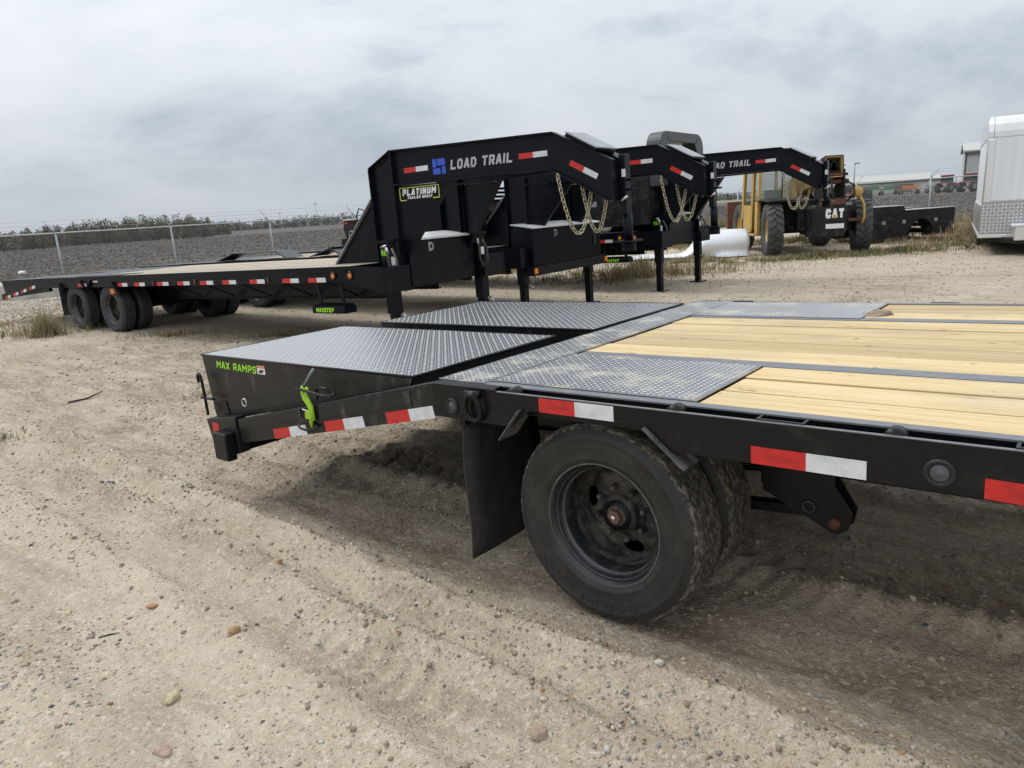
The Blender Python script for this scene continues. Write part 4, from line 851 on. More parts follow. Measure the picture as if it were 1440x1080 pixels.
        if not far:
            nx = P(7, 1.8) - P(6, 1.8)
            tape(R, P(6.16, 1.815, -0.0015), nx + Vector((0, 0, 0.012)), (0, 0, 1), n=(0, -1, 0)); tape(R, P(7.52, 1.815, -0.0015), nx + Vector((0, 0, 0.0)), (0, 0, 1), n=(0, -1, 0))
            d3 = P(8.31, 1.61) - P(8.05, 1.76); d3.normalize(); tape(R, P(8.04, 1.705, -0.0015), d3, Vector((0.47, 0.08, 0.87)), n=(0, -1, 0))
            lettering('LOAD TRAIL', R, P(6.735, 1.795, -0.003), nx, (0, 0, 1), 0.72, 'silver_print', 0.098, 0.16, sw=0.22)
            mb = MB(); lo = P(6.525, 1.765, -0.004); xd = nx.normalized()
            for (a, b, c, d) in ((0.0, 0.30, 0.47, 1.0), (0.37, 1.0, 0.56, 1.0), (0.0, 0.60, 0.0, 0.40), (0.72, 1.0, 0.0, 0.49)):
                u0, u1, v0, v1 = a * 0.155, b * 0.155, c * 0.155, d * 0.155
                mb.add([lo + xd * u + Vector((0, 0, v)) for u, v in ((u0, v0), (u1, v0), (u1, v1), (u0, v1))], [(0, 1, 2, 3)])
            part('emblem', mb, 'blue_print', R)
            if platinum:
                pg = P(6.085, 1.535, -0.011); lettering('PLATINUM', R, pg + xd * 0.03 + Vector((0, 0, 0.045)), xd, (0, 0, 1), 0.43, 'white_print', 0.070, 0.18, sw=0.27)
                lettering('TRAILER GROUP', R, pg + xd * 0.09 + Vector((0, 0, 0.008)), xd, (0, 0, 1), 0.32, 'white_print', 0.028, 0.15, sw=0.24)
                mb = MB(); z0_, z1_ = 0.0, 0.128
                for a, b in (((0, z0_), (0, z1_)), ((0, z1_), (0.50, z1_)), ((0.50, z1_), (0.50, z0_)), ((0.50, z0_), (0.42, z0_)), ((0.08, z0_), (0, z0_))):
                    mb.bar(pg + xd * a[0] + Vector((0, 0, a[1])), pg + xd * b[0] + Vector((0, 0, b[1])), 0.002, 0.008, (0, 0, 1) if a[1] == b[1] else xd)
                part('sticker_border', mb, 'yellow_print', R)
    cy = W2 / 2
    part('neck_web', MB().prism3([(7.86, tn(7.86), 1.69), (8.43, tn(8.43), 1.34), (8.43, tn(8.43, True), 1.34), (7.86, tn(7.86, True), 1.69)], (0, 0, 0.01)), 'graphite', R)
    for s_, z_ in ((6.0, 1.80), (7.0, 1.80)): part('neck_cross_tube', MB().box(s_ - 0.04, s_ + 0.04, tn(max(s_, 5.9)) + 0.07, tn(max(s_, 5.9), True) - 0.07, z_, z_ + 0.12), 'navy', R)
    part('lower_cross_tube', MB().box(5.74, 6.03, NT0 + 0.07, W2 - NT0 - 0.07, 0.58, 0.72), 'navy', R)
    # coupler
    cp = part('coupler_post', MB().box(8.488, 8.555, cy - 0.055, cy + 0.055, 1.20, 1.755), 'navy', R, bev=0.006)
    mb = MB(); mb.tube([(8.535, cy, 1.21), (8.535, cy, cz)], 0.045, 14); part('coupler_tube', mb, 'navy', cp)
    mb = MB(); mb.tube([(8.535, cy, cz + 0.03), (8.535, cy, cz - 0.07)], 0.07, 14); part('ball_socket', mb, 'navy', cp)
    part('coupler_foot', MB().box(8.44, 8.63, cy - 0.12, cy + 0.12, cz + 0.015, cz + 0.035), 'graphite', cp)
    for z_ in (1.43, 1.52): mb = MB(); mb.tube([(8.555, cy - 0.03, z_), (8.65, cy - 0.03, z_)], 0.012, 6); part('set_bolt', mb, 'graphite', cp)
    mb = MB(); mb.tube([(8.52, cy - 0.055, 1.33), (8.54, cy - 0.11, 1.34), (8.60, cy - 0.12, 1.37)], 0.012, 6); part('release_handle', mb, 'chrome', cp)
    part('label_plate', MB().box(8.52, 8.56, cy - 0.0575, cy - 0.0558, 1.55, 1.62), 'white_print', cp)
    d3 = Vector((8.47 - 7.90, 0, 1.70 - 2.01)).normalized(); n3 = Vector((-d3.z, 0, d3.x))
    b0 = Vector((7.995, cy - 0.20, 2.01 - 0.095 * 0.31 / 0.57)) + n3 * 0.017
    bx_ = part('document_box', MB().prism3([b0, b0 + d3 * 0.36, b0 + d3 * 0.36 + n3 * 0.035, b0 + n3 * 0.035], (0, 0.40, 0)), 'navy', R, bev=0.006)
    b1 = b0 + n3 * 0.0355; part('box_lid', MB().prism3([b1 - d3 * 0.01, b1 + d3 * 0.37, b1 + d3 * 0.37 + n3 * 0.010, b1 - d3 * 0.01 + n3 * 0.010], (0, 0.40, 0)), 'galv', bx_)
    for p, q, sg_ in (((7.95, cy - 0.28, 1.63), (8.20, cy - 0.08, 1.46), 0.48), ((8.00, cy + 0.06, 1.60), (8.27, cy + 0.10, 1.42), 0.44)):
        part('safety_chain', chain(catenary(p, q, sg_)), 'zinc_chain', R)
    # toolbox between the risers
    tb = part('toolbox', MB().box(bf - 0.36, bf, box[0], box[1], 0.60, 1.10), 'navy', R, bev=0.006)
    part('toolbox_lid', MB().prism([(bf - 0.37, 1.165), (bf - 0.37, 1.18), (bf + 0.012, 1.122), (bf + 0.012, 1.102)], box[0] + 0.01, box[1] - 0.01), 'lid', tb)
    yb = lerp(box[0], box[1], 0.32); mb = MB(); mb.prism([(yb - 0.045, 0.97), (yb + 0.0, 0.97), (yb + 0.035, 0.99), (yb + 0.045, 1.02), (yb + 0.035, 1.05), (yb, 1.07), (yb - 0.045, 1.07)], bf + 0.0005, bf + 0.003, 'x'); part('toolbox_latch', mb, 'galv', tb)
    part('toolbox_latch_slot', MB().box(bf + 0.0032, bf + 0.0045, yb - 0.02, yb + 0.015, 1.00, 1.04), 'navy', tb)
    # landing jacks
    for jt, js in ((0.34, 6.0), (jack2, 6.12)):
        g0 = ground_z(js, jt)
        jk = part('landing_jack', MB().box(js - 0.062, js + 0.062, jt - 0.062, jt + 0.062, 0.33, 1.10), 'navy', R, bev=0.005)
        part('jack_leg', MB().box(js - 0.047, js + 0.047, jt - 0.047, jt + 0.047, g0 + 0.02, 0.33), 'navy', jk)
        part('jack_foot', MB().box(js - 0.12, js + 0.12, jt - 0.12, jt + 0.12, g0 - 0.02, g0 + 0.02), 'navy', jk)
        part('jack_head', MB().box(js - 0.085, js + 0.085, jt - 0.075, jt + 0.075, 1.101, 1.135), 'navy', jk)
        part('jack_label', MB().box(js + 0.0625, js + 0.064, jt - 0.04, jt + 0.02, 0.86, 0.95), 'white_print', jk)
        mb = MB(); mb.tube([(js + 0.06, jt, 0.30), (js + 0.13, jt, 0.30)], 0.012, 6); mb.tube([(js + 0.12, jt - 0.03, 0.28), (js + 0.13, jt - 0.03, 0.33), (js + 0.16, jt - 0.03, 0.34), (js + 0.18, jt - 0.03, 0.30), (js + 0.185, jt - 0.03, 0.27)], 0.011, 6); part('jack_pin', mb, 'chrome', jk)
        if jt < 1: lettering('MAX', jk, (js - 0.055, jt - 0.0635, 0.965), (1, 0, 0), (0, 0, 1), 0.10, 'lime_print', 0.07, 0.1, sw=0.25)
        mb = MB(); mb.tube([(js - 0.02, jt - 0.075, 1.06), (js + 0.06, jt - 0.085, 1.05), (js + 0.07, jt - 0.085, 0.95), (js + 0.08, jt - 0.09, 0.82), (js + 0.13, jt - 0.10, 0.72), (js + 0.20, jt - 0.09, 0.78), (js + 0.19, jt - 0.08, 0.92), (js + 0.12, jt - 0.07, 1.04)], 0.014, 6); part('hydraulic_hose', mb, 'mortar', jk)
        mb = MB(); mb.tube([(js + 0.055, jt - 0.085, 1.055), (js + 0.068, jt - 0.086, 0.99)], 0.017, 6); mb.tube([(js - 0.04, jt - 0.07, 1.06), (js + 0.05, jt - 0.08, 1.075)], 0.014, 6); part('hose_fitting', mb, 'chrome', jk)
    mb = MB(); q = Vector((5.45, NT0, 1.36)); mb.tube([q + Vector(v) for v in ((0.10, 0, 0.10), (0.0, -0.02, 0.14), (-0.06, -0.02, 0.05), (-0.02, -0.02, -0.03), (0.05, 0, -0.06))], 0.008, 6); part('chain_hanger', mb, 'navy', R)
    return R
GRP = 'parked gooseneck trailers'
GA_ = gooseneck('black gooseneck trailer with blue emblem beside its lettering, nearest of the parked row', 0.0, 0.0, GRP, platinum=True)
GB_ = gooseneck('middle gooseneck trailer of the parked row, with a wide ribbed front toolbox', 2.75, -0.20, GRP, jack2=1.95, box=(0.20, 2.06), bf=6.30, low_beam=True, tapes=(4.99, 4.51), step=False)
GC_ = gooseneck('far gooseneck trailer whose neck crosses in front of the yellow telehandler', 6.0, 0.38, GRP, tapes=(4.99, 4.51), cz=1.12)
for i in range(60): part('toolbox_rib', MB().box(6.3005, 6.3045, 0.21 + i * 0.031, 0.225 + i * 0.031, 0.62, 1.09), 'graphite', GB_)
# drive-over fenders on the two far trailers
for R_, s0, s1 in ((GB_, -1.15, 1.10), (GB_, 1.72, 2.58)):
    mb = MB().prism([(s0, DK + 0.012), (s0 + 0.6, DK + 0.15), (s1 - 0.32, DK + 0.15), (s1, DK + 0.012), (s1 - 0.06, DK + 0.012), (s1 - 0.35, DK + 0.138), (s0 + 0.62, DK + 0.138), (s0 + 0.06, DK + 0.012)], 0.02, 0.40)
    part('drive_over_fender', mb, 'grey_steel', R_)

# ------------------------------------------------------------------ truck service bodies
def service_body(name, label, mw, L=3.0, Wd=1.95, H=0.78, rack=True, rackh=0.75):
    R = thing(name, label, 'truck body', mw, 'black truck service bodies')
    # x: tail (0) to headache rack (L); y: near side 0 to Wd
    xa, ra = 1.18, 0.40
    arch = [(xa + ra * cos(a), 0.16 + (ra + 0.02) * sin(a)) for a in np.linspace(0, pi, 17)]
    side = [(0.12, 0.10)] + [(xa - ra - 0.001, 0.10)] + arch[::-1] + [(xa + ra + 0.001, 0.10), (L - 0.1, 0.10), (L - 0.05, 0.25), (L - 0.05, H), (0.04, H), (0.0, H - 0.12), (0.06, 0.22)]
    for y0, y1 in ((0.0, 0.38), (Wd - 0.38, Wd)): part('side_box', MB().prism(side, y0, y1), 'mblack', R, bev=0.006)
    part('bed_floor', MB().box(0.1, L - 0.06, 0.381, Wd - 0.381, 0.40, 0.46), 'mblack', R)
    for y in (0.0, Wd - 0.39):
        part('box_top', MB().box(0.02, L * 0.60, y - 0.012, y + 0.40, H + 0.0005, H + 0.025), 'graphite', R); part('upper_box', MB().box(L * 0.60 + 0.01, L - 0.06, y, y + 0.39, H + 0.001, H + 0.13), 'mblack', R, bev=0.006)
        mb = MB(); mb.tube([(0.04, y - 0.014, H + 0.012), (L * 0.60, y - 0.014, H + 0.012)], 0.014, 6); part('top_trim', mb, 'alu', R)
        part('upper_trim', MB().box(L * 0.60 + 0.01, L - 0.06, y - 0.008, y + 0.395, H + 0.1305, H + 0.145), 'alu', R)
    mb = MB(); mb.tube([(xa + (ra + 0.012) * cos(a), -0.006, 0.16 + (ra + 0.032) * sin(a)) for a in np.linspace(0, pi, 21)], 0.013, 6); part('wheel_arch_trim', mb, 'graphite', R)
    for x in (0.62, 1.72, 2.4): part('door_latch', MB().box(x, x + 0.11, -0.006, -0.0004, H * 0.58, H * 0.58 + 0.09), 'galv', R)
    part('door_seam', MB().box(0.18, 0.60, -0.0025, -0.0003, H * 0.48, H * 0.49), 'graphite', R)
    part('tail_panel', MB().box(0.03, 0.08, 0.385, Wd - 0.385, 0.30, H - 0.02), 'mblack', R); part('rear_bumper', MB().box(-0.10, 0.02, 0.02, Wd - 0.02, 0.10, 0.24), 'mblack', R)
    for y in (0.10, Wd - 0.16): part('tail_lamp', MB().box(-0.013, -0.001, y, y + 0.09, H - 0.24, H - 0.13), 'alu', R)
    if rack:
        zt = H + 0.145 + rackh - 0.145; o_, n_ = [], 10
        for sgn, y in ((1, 0.05), (-1, Wd - 0.05)): pass
        outer = [(0.03, H * 0.9)] + [(0.03 + 0.26 * (1 - cos(a)), zt - 0.26 + 0.26 * sin(a)) for a in np.linspace(0, pi / 2, 8)]
        outer += [(Wd - p[0], p[1]) for p in reversed(outer)]
        inner = [(0.30, H * 0.9), (0.30, zt - 0.34), (0.42, zt - 0.17)]; inner += [(Wd - p[0], p[1]) for p in reversed(inner)]
        # thick arch: posts and top beam
        rk = part('headache_rack', MB().prism(outer[:9] + [(0.30, zt), (0.42, zt - 0.17), (0.30, zt - 0.36), (0.30, H * 0.9)], L - 0.10, L + 0.16, 'x'), 'grey_steel', R, bev=0.01)
        part('rack_post', MB().prism([(Wd - p[0], p[1]) for p in (outer[:9] + [(0.30, zt), (0.42, zt - 0.17), (0.30, zt - 0.36), (0.30, H * 0.9)])], L - 0.10, L + 0.16, 'x'), 'grey_steel', rk, bev=0.01)
        part('rack_top_beam', MB().box(L - 0.10, L + 0.16, 0.301, Wd - 0.301, zt - 0.165, zt), 'grey_steel', rk, bev=0.01)
        for z in np.linspace(H + 0.1, zt - 0.28, 4): mb = MB(); mb.tube([(L + 0.05, 0.301, z), (L + 0.05, Wd - 0.301, z)], 0.02, 6); part('rack_bar', mb, 'graphite', rk)
    return R

service_body('service_body', 'black truck service body with wheel arch, loaded on the far gooseneck deck', basis(GP + GB * 6.15 + GA * (0.38 + 3.10) + GC * (DK + 0.0), GA, GB, GC), L=2.9, Wd=1.9, H=0.80, rackh=0.80)
service_body('service_body', 'black truck service body standing on the ground beside the enclosed trailer', TR(12.95, 20.75, 0.0, radians(180 + 15)) @ Matrix.Translation((0, -1.9, 0)) if False else basis((12.95, 20.9, 0.02), Vector((-0.966, -0.259, 0)), Vector((-0.259, 0.966, 0)), Vector((0, 0, 1))), L=2.95, Wd=1.9, H=0.84, rackh=0.74)
sb_ = service_body('service_body', 'black truck service body with round tail latch, loaded on the middle gooseneck deck', basis(GP + GB * 2.83 + GA * (-0.20 + 2.62) + GC * (DK + 0.03), GA, GB, GC), L=2.75, Wd=1.9, H=0.52, rackh=0.55)
mb = MB(); ring((0.20, -0.008, 0.30), 0.055, 0.010, 16, 6, 'y', mb); part('round_latch', mb, 'galv', sb_); part('red_lamp', MB().box(0.06, 0.13, -0.012, -0.0005, 0.47, 0.50), 'redlens', sb_)

# ------------------------------------------------------------------ telehandler
TH = thing('telehandler', 'yellow and black telehandler with tall lugged tyres parked behind the goosenecks', 'telehandler', TR(7.68, 18.25, 0, radians(-5)))
def lug_tyre(R=0.655, Wt=0.37, rb=0.33):
    mb = MB(); h = Wt / 2
    mb.lathe([(rb, -h * 0.62), (rb + 0.06, -h * 0.86), (R - 0.16, -h), (R - 0.07, -h * 0.97), (R - 0.035, -h * 0.86), (R - 0.035, h * 0.86), (R - 0.07, h * 0.97), (R - 0.16, h), (rb + 0.06, h * 0.86), (rb, h * 0.62)], 40, ax='x')
    tl = MB()
    for k in range(22):
        for sg in (-1, 1):
            a0 = 2 * pi * (k + (0.5 if sg > 0 else 0)) / 22
            pts = []
            for (x, da) in ((0.0, 0.0), (0.5, 0.10), (1.0, 0.16)):
                pts.append((sg * h * 0.99 * x, a0 + da))
            wd = 0.075
            for (x0, a), (x1, b) in zip(pts, pts[1:]):
                v = []
                for rr in (R - 0.036, R):
                    for (x, q) in ((x0, a - wd), (x0, a + wd), (x1, b + wd), (x1, b - wd)):
                        r_ = rr - (0.03 if abs(x) > h * 0.9 else 0); v.append((x, r_ * cos(q), r_ * sin(q)))
                tl.add(v, [(3, 2, 1, 0), (4, 5, 6, 7), (0, 1, 5, 4), (1, 2, 6, 5), (2, 3, 7, 6), (3, 0, 4, 7)])
    rim_ = MB(); rim_.lathe([(rb + 0.012, -h * 0.66), (rb + 0.02, -h * 0.60), (rb - 0.03, -h * 0.45), (rb - 0.05, -0.02), (0.20, 0.02), (0.14, -0.03), (0.0, -0.05)], 28, ax='x')
    rim2 = MB(); rim2.lathe([(rb + 0.012, h * 0.66), (rb + 0.02, h * 0.60), (rb - 0.03, h * 0.45), (rb - 0.06, 0.05), (0.2, 0.03)], 28, ax='x')
    return mb.mesh('tyre', [K['rubber_grey']]), tl.mesh('tyre_lugs', [K['rubber_grey']]), rim_.mesh('wheel', [K['yellow']]), rim2.mesh('inner_rim', [K['mblack']])
lt0, lt1, lr, lr2 = lug_tyre()
for sx, y, st in ((-1, 0, 0.10), (1, 0, 0.22), (-1, 2.95, 0.0), (1, 2.95, 0.0)):
    p = (-0.93 if sx < 0 else 1.22, y)
    mw = Matrix.Translation((p[0], p[1], 0.645)) @ Matrix.Rotation(-st, 4, 'Z') @ (Matrix.Identity(4) if sx < 0 else Matrix.Rotation(pi, 4, 'Z')) @ Matrix.Rotation(0.3 * sx + y, 4, 'X')
    wh = part('wheel', lr, [], TH, mw); part('tyre', lt0, [], wh); part('tyre_lugs', lt1, [], wh, kind='stuff'); part('inner_rim', lr2, [], wh)
for y in (0, 2.95): mb = MB(); mb.tube([(-0.75, y, 0.645), (1.05, y, 0.645)], 0.11, 10); mb.box(-0.2, 0.2, y - 0.18, y + 0.18, 0.48, 0.82); part('axle', mb, 'mblack', TH)
part('chassis', MB().box(-0.42, 0.62, -0.35, 3.5, 0.60, 1.02), 'mblack', TH, bev=0.02)
cw_ = part('counterweight', MB().prism([(-0.24, 0.44), (0.50, 0.44), (0.55, 0.54), (0.55, 1.12), (0.48, 1.20), (-0.18, 1.20), (-0.25, 1.12)], -0.92, -0.36), 'mblack', TH, bev=0.02)
lettering('CAT', cw_, (0.05, -0.923, 0.88), (1, 0, 0), (0, 0, 1), 0.42, 'white_print', 0.22, sw=0.31)
mb = MB(); mb.add([(0.19, -0.9245, 0.882), (0.33, -0.9245, 0.882), (0.26, -0.9245, 0.975)], [(0, 1, 2)]); part('badge_triangle', mb, 'yellow', cw_)
part('number_plate', MB().box(0.06, 0.48, -0.926, -0.921, 0.64, 0.75), 'white_print', cw_); part('red_strip', MB().box(0.0, 0.52, -0.90, -0.60, 1.2005, 1.33), 'rust', cw_)
part('engine_cover', MB().prism([(-0.45, 1.021), (-0.45, 1.30), (0.10, 1.34), (0.10, 1.021)], -0.34, 0.85), 'mblack', TH, bev=0.02)
part('rear_fender', MB().prism([(-0.30, 1.32), (0.45, 1.36), (1.0, 1.30), (1.0, 1.34), (0.45, 1.40), (-0.30, 1.36)], -1.12, -0.46, 'x'), 'mblack', TH, bev=0.01)
part('engine_hood', MB().prism([(0.46, 0.70), (0.95, 0.70), (1.0, 1.05), (0.92, 1.22), (0.50, 1.26)], 0.75, 2.4), 'yellow', TH, bev=0.02)
# cab on the left
X0, X1, Y0, Y1, ZB, ZT = -1.08, -0.22, 0.75, 2.35, 0.92, 2.14
cab = part('cab', MB().prism([(Y0, ZB), (Y1, ZB - 0.25), (Y1, 1.22), (Y0, 1.30)], X0 + 0.06, X1, 'x'), 'mblack', TH, bev=0.02)
for y, lean in ((Y0, 0.0), (Y0 + 0.62, 0.06), (Y1, 0.10)):
    mb = MB(); mb.bar((X0, y + lean, 0.62 if y > Y0 else ZB - 0.2), (X0 + 0.03, y, ZT), 0.075, 0.075); part('cab_post', mb, 'yellow', cab)
for y in (Y0, Y1): mb = MB(); mb.bar((X1, y, 1.2), (X1, y, ZT), 0.075, 0.075); part('cab_post', mb, 'yellow', cab)
part('lower_post_plate', MB().box(X0 - 0.045, X0 + 0.04, Y0 - 0.05, Y0 + 0.22, 0.48, 1.34), 'yellow', cab, bev=0.01)
part('cab_step', MB().box(X0 - 0.05, X0 + 0.25, Y0 + 0.23, Y1, 0.46, 0.52), 'yellow', cab)
part('cab_roof', MB().box(X0 - 0.05, X1 + 0.05, Y0 - 0.05, Y1 + 0.05, ZT, ZT + 0.13), 'yellow', cab, bev=0.03)
part('rear_window', MB().box(X0 + 0.07, X1 - 0.05, Y0 - 0.004, Y0 + 0.004, 1.34, ZT - 0.06), 'glass', cab)
part('window_frame', (lambda m: m.box(X0 + 0.04, X1 - 0.03, Y0 - 0.02, Y0 + 0.02, 1.30, 1.338) and m.box(X0 + 0.04, X1 - 0.03, Y0 - 0.02, Y0 + 0.02, ZT - 0.058, ZT - 0.02))(MB()), 'mblack', cab)
part('side_window', MB().box(X1 - 0.005, X1 + 0.005, Y0 + 0.05, Y1 - 0.05, 1.25, ZT - 0.04), 'glass', cab); part('front_window', MB().box(X0 + 0.05, X1 - 0.05, Y1 - 0.004, Y1 + 0.004, 1.22, ZT - 0.05), 'glass', cab)
part('cab_back_panel', MB().box(X0 + 0.05, X1 - 0.02, Y1 - 0.06, Y1 - 0.02, 0.70, 1.24), 'mblack', cab)
part('door_panel', MB().box(X0 - 0.02, X0 + 0.02, Y0 + 0.70, Y1 - 0.05, 0.55, 1.25), 'yellow', cab)
for z in (1.62,): mb = MB(); mb.bar((X1 - 0.28, Y0 - 0.012, 1.34), (X1 - 0.28, Y0 - 0.012, ZT - 0.06), 0.035, 0.02); part('window_bar', mb, 'mblack', cab)
part('seat', MB().prism([(1.05, 0.95), (1.55, 0.95), (1.55, 1.08), (1.18, 1.10), (1.10, 1.62), (1.00, 1.62)], -0.86, -0.42, 'x'), 'seat', cab)
mb = MB(); pts = [(-0.64 + 0.19 * cos(a), 1.85 + 0.08 * sin(a), 1.38 + 0.15 * sin(a)) for a in [2 * pi * i / 20 for i in range(20)]]; mb.tube(pts, 0.016, 6, closed=True); part('steering_wheel', mb, 'mblack', cab)
# boom, pointing forward, rear end raised above the counterweight
def bx3(p, q, w_, h_, th=0.03):
    mb = MB(); p, q = Vector(p), Vector(q); d = (q - p).normalized(); x = d.cross(Vector((0, 0, 1))).normalized(); u = x.cross(d)
    for sx in (-1, 1): mb.bar(p + x * sx * (w_ / 2 - th / 2), q + x * sx * (w_ / 2 - th / 2), th, h_)
    for su in (-1, 1): mb.bar(p + u * su * (h_ / 2 - th / 2), q + u * su * (h_ / 2 - th / 2), w_ - 2 * th - 0.002, th)
    return mb
bm = part('boom', bx3((0.30, -0.62, 2.06), (0.26, 4.6, 1.20), 0.40, 0.50), 'yellow', TH)
part('boom_collar', bx3((0.30, -0.66, 2.066), (0.30, -0.30, 2.006), 0.42, 0.52, 0.012), 'mblack', bm)
part('inner_boom', bx3((0.30, -0.52, 2.05), (0.26, 5.0, 1.13), 0.31, 0.40), 'mblack', bm)
mb = MB(); mb.box(0.13, 0.47, -0.60, -0.57, 1.93, 1.97); mb.tube([(0.22, -0.60, 2.0), (0.24, -0.60, 2.14), (0.30, -0.60, 2.20), (0.36, -0.60, 2.14), (0.38, -0.60, 2.0)], 0.022, 6); part('boom_end_frame', mb, 'mblack', bm)
for x in (0.05, 0.51): part('boom_pivot_plate', MB().prism([(-0.80, 1.15), (-0.10, 1.15), (0.0, 1.5), (-0.42, 2.0), (-0.66, 2.0), (-0.70, 1.55)], x, x + 0.045, 'x'), 'mblack', TH, bev=0.01)
mb = MB(); mb.tube([(0.10, -0.56, 1.72), (0.66, -0.56, 1.72)], 0.06, 10); mb.tube([(0.12, -0.62, 1.88), (0.62, -0.62, 1.88)], 0.035, 10); part('boom_pin', mb, 'rust', TH)
mb = MB(); mb.tube([(0.36, 0.4, 1.10), (0.36, 1.6, 1.55)], 0.07, 10); part('lift_cylinder', mb, 'mblack', TH)
mb = MB(); mb.tube([(0.20, -0.78, 1.80), (0.15, -0.95, 1.6), (0.22, -0.90, 1.35), (0.40, -0.80, 1.22)], 0.022, 6); mb.tube([(0.50, -0.78, 1.75), (0.66, -0.92, 1.62), (0.72, -0.85, 1.40), (0.55, -0.70, 1.22)], 0.022, 6); part('hydraulic_hose', mb, 'mblack', TH)
mb = MB(); mb.lathe([(0.0, 0.0), (0.08, 0.01), (0.12, 0.04), (0.13, 0.10)], 14, (0.86, -0.72, 1.46), 'y'); part('mirror', mb, 'yellow', TH)
mb = MB(); mb.tube([(0.90, -0.70, 1.36), (1.0, -0.70, 1.15), (1.02, -0.70, 0.85), (0.98, -0.66, 0.70)], 0.03, 6); part('mirror_arm', mb, 'yellow', TH)
part('lower_guard', MB().box(0.685, 1.0, -0.62, -0.30, 0.78, 0.84), 'rust', TH)
part('right_tank', MB().prism([(-0.30, 0.55), (0.60, 0.55), (0.70, 0.9), (0.45, 1.15), (-0.25, 1.15)], 0.69, 0.90, 'x'), 'mblack', TH, bev=0.02)
fk = part('fork_carriage', MB().box(-1.05, 1.0, 4.55, 4.70, 0.35, 1.35), 'rust', TH, bev=0.02)
for x in (-0.6, 0.4): part('fork', MB().box(x, x + 0.12, 4.701, 5.8, 0.12, 0.17), 'rust', fk)
part('beacon', MB().lathe([(0.07, 0), (0.07, 0.10), (0.0, 0.12)], 12, (-0.35, Y0 + 0.1, ZT + 0.13), 'z'), 'chrome', cab)

# ------------------------------------------------------------------ enclosed cargo trailer at the right edge
ex, ey = Vector((0.853, -0.522, 0)), Vector((0.522, 0.853, 0))
ET = thing('enclosed_trailer', 'white aluminium enclosed trailer with diamond plate skirt at the right edge', 'trailer', basis((9.98, 15.2, 0), ex, ey, Vector((0, 0, 1))))
EW, EL, EZ, EH = 2.5, 5.2, 0.42, 2.78
bd = part('body', MB().box(0.0, EW, 0.0, EL, EZ + 0.08, EH - 0.42), 'alu_white', ET)
for i in range(5): part('front_panel', MB().box(0.13 + i * 0.49, 0.13 + (i + 1) * 0.49 - 0.008, -0.008, -0.0005, EZ + 0.70, EH - 0.425), 'alu_white', ET)
rf = part('roof_cap', (lambda m: m.prism([(-0.012, EH - 0.418), (-0.012, EH - 0.30), (0.03, EH - 0.16), (0.12, EH - 0.06), (0.26, EH), (EL, EH + 0.02), (EL, EH - 0.418)], 0.08, EW - 0.08, 'x'))(MB()), 'alu_white', ET, bev=0.02)
part('cap_side', MB().prism([(-0.015, EH - 0.42), (-0.015, EH - 0.30), (0.03, EH - 0.15), (0.12, EH - 0.05), (0.26, EH + 0.01), (EL, EH + 0.03), (EL, EH - 0.42)], -0.012, 0.078, 'x'), 'alu', rf, bev=0.01)
part('corner_trim', MB().box(-0.025, 0.12, -0.025, 0.10, EZ + 0.62, EH - 0.425), 'alu', ET, bev=0.03)
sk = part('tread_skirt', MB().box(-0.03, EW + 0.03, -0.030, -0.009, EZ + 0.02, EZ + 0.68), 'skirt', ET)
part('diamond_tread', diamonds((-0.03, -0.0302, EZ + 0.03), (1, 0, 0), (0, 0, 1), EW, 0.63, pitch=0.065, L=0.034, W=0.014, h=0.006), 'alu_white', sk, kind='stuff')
part('side_skirt', MB().box(-0.030, -0.001, -0.009, EL, EZ + 0.02, EZ + 0.60), 'alu', ET)
part('bottom_rail', MB().box(-0.05, EW + 0.05, -0.06, 0.05, EZ - 0.05, EZ + 0.019), 'alu', ET, bev=0.01); part('side_rail', MB().box(-0.05, 0.04, 0.051, EL, EZ - 0.05, EZ + 0.019), 'alu', ET)
tg_ = part('tongue_box', MB().box(0.55, 1.35, -0.62, -0.061, EZ - 0.08, EZ + 0.20), 'alu', ET, bev=0.015); part('tongue_step', MB().box(0.50, 1.40, -0.66, -0.08, EZ + 0.2005, EZ + 0.23), 'alu_white', tg_)
for x in (0.35, EW - 0.35): mb = MB(); mb.bar((x, 0.0, EZ - 0.10), (EW / 2, -1.4, EZ - 0.10), 0.06, 0.10); part('tongue_bar', mb, 'mblack', ET)
part('floor_frame', MB().box(0.05, EW - 0.05, 0.06, EL, EZ - 0.15, EZ + 0.079), 'mblack', ET)
for y in (3.0, 3.9):
    for x, sg in ((0.02, 1), (EW - 0.02, -1)):
        mw = basis((x, y, 0.34), (0, 1, 0), (sg, 0, 0), (0, 0, 1)); wh = part('wheel', rm, [], ET, mw @ Matrix.Scale(0.9, 4)); part('tyre', tm2, [], wh)
mb = MB(); mb.tube([(0.5, -1.2, 0.0), (0.5, -1.2, EZ)], 0.03, 8); 
part('door_seam', MB().box(1.62, 1.63, -0.0105, -0.0085, EZ + 0.70, EH - 0.44), 'galv', ET)

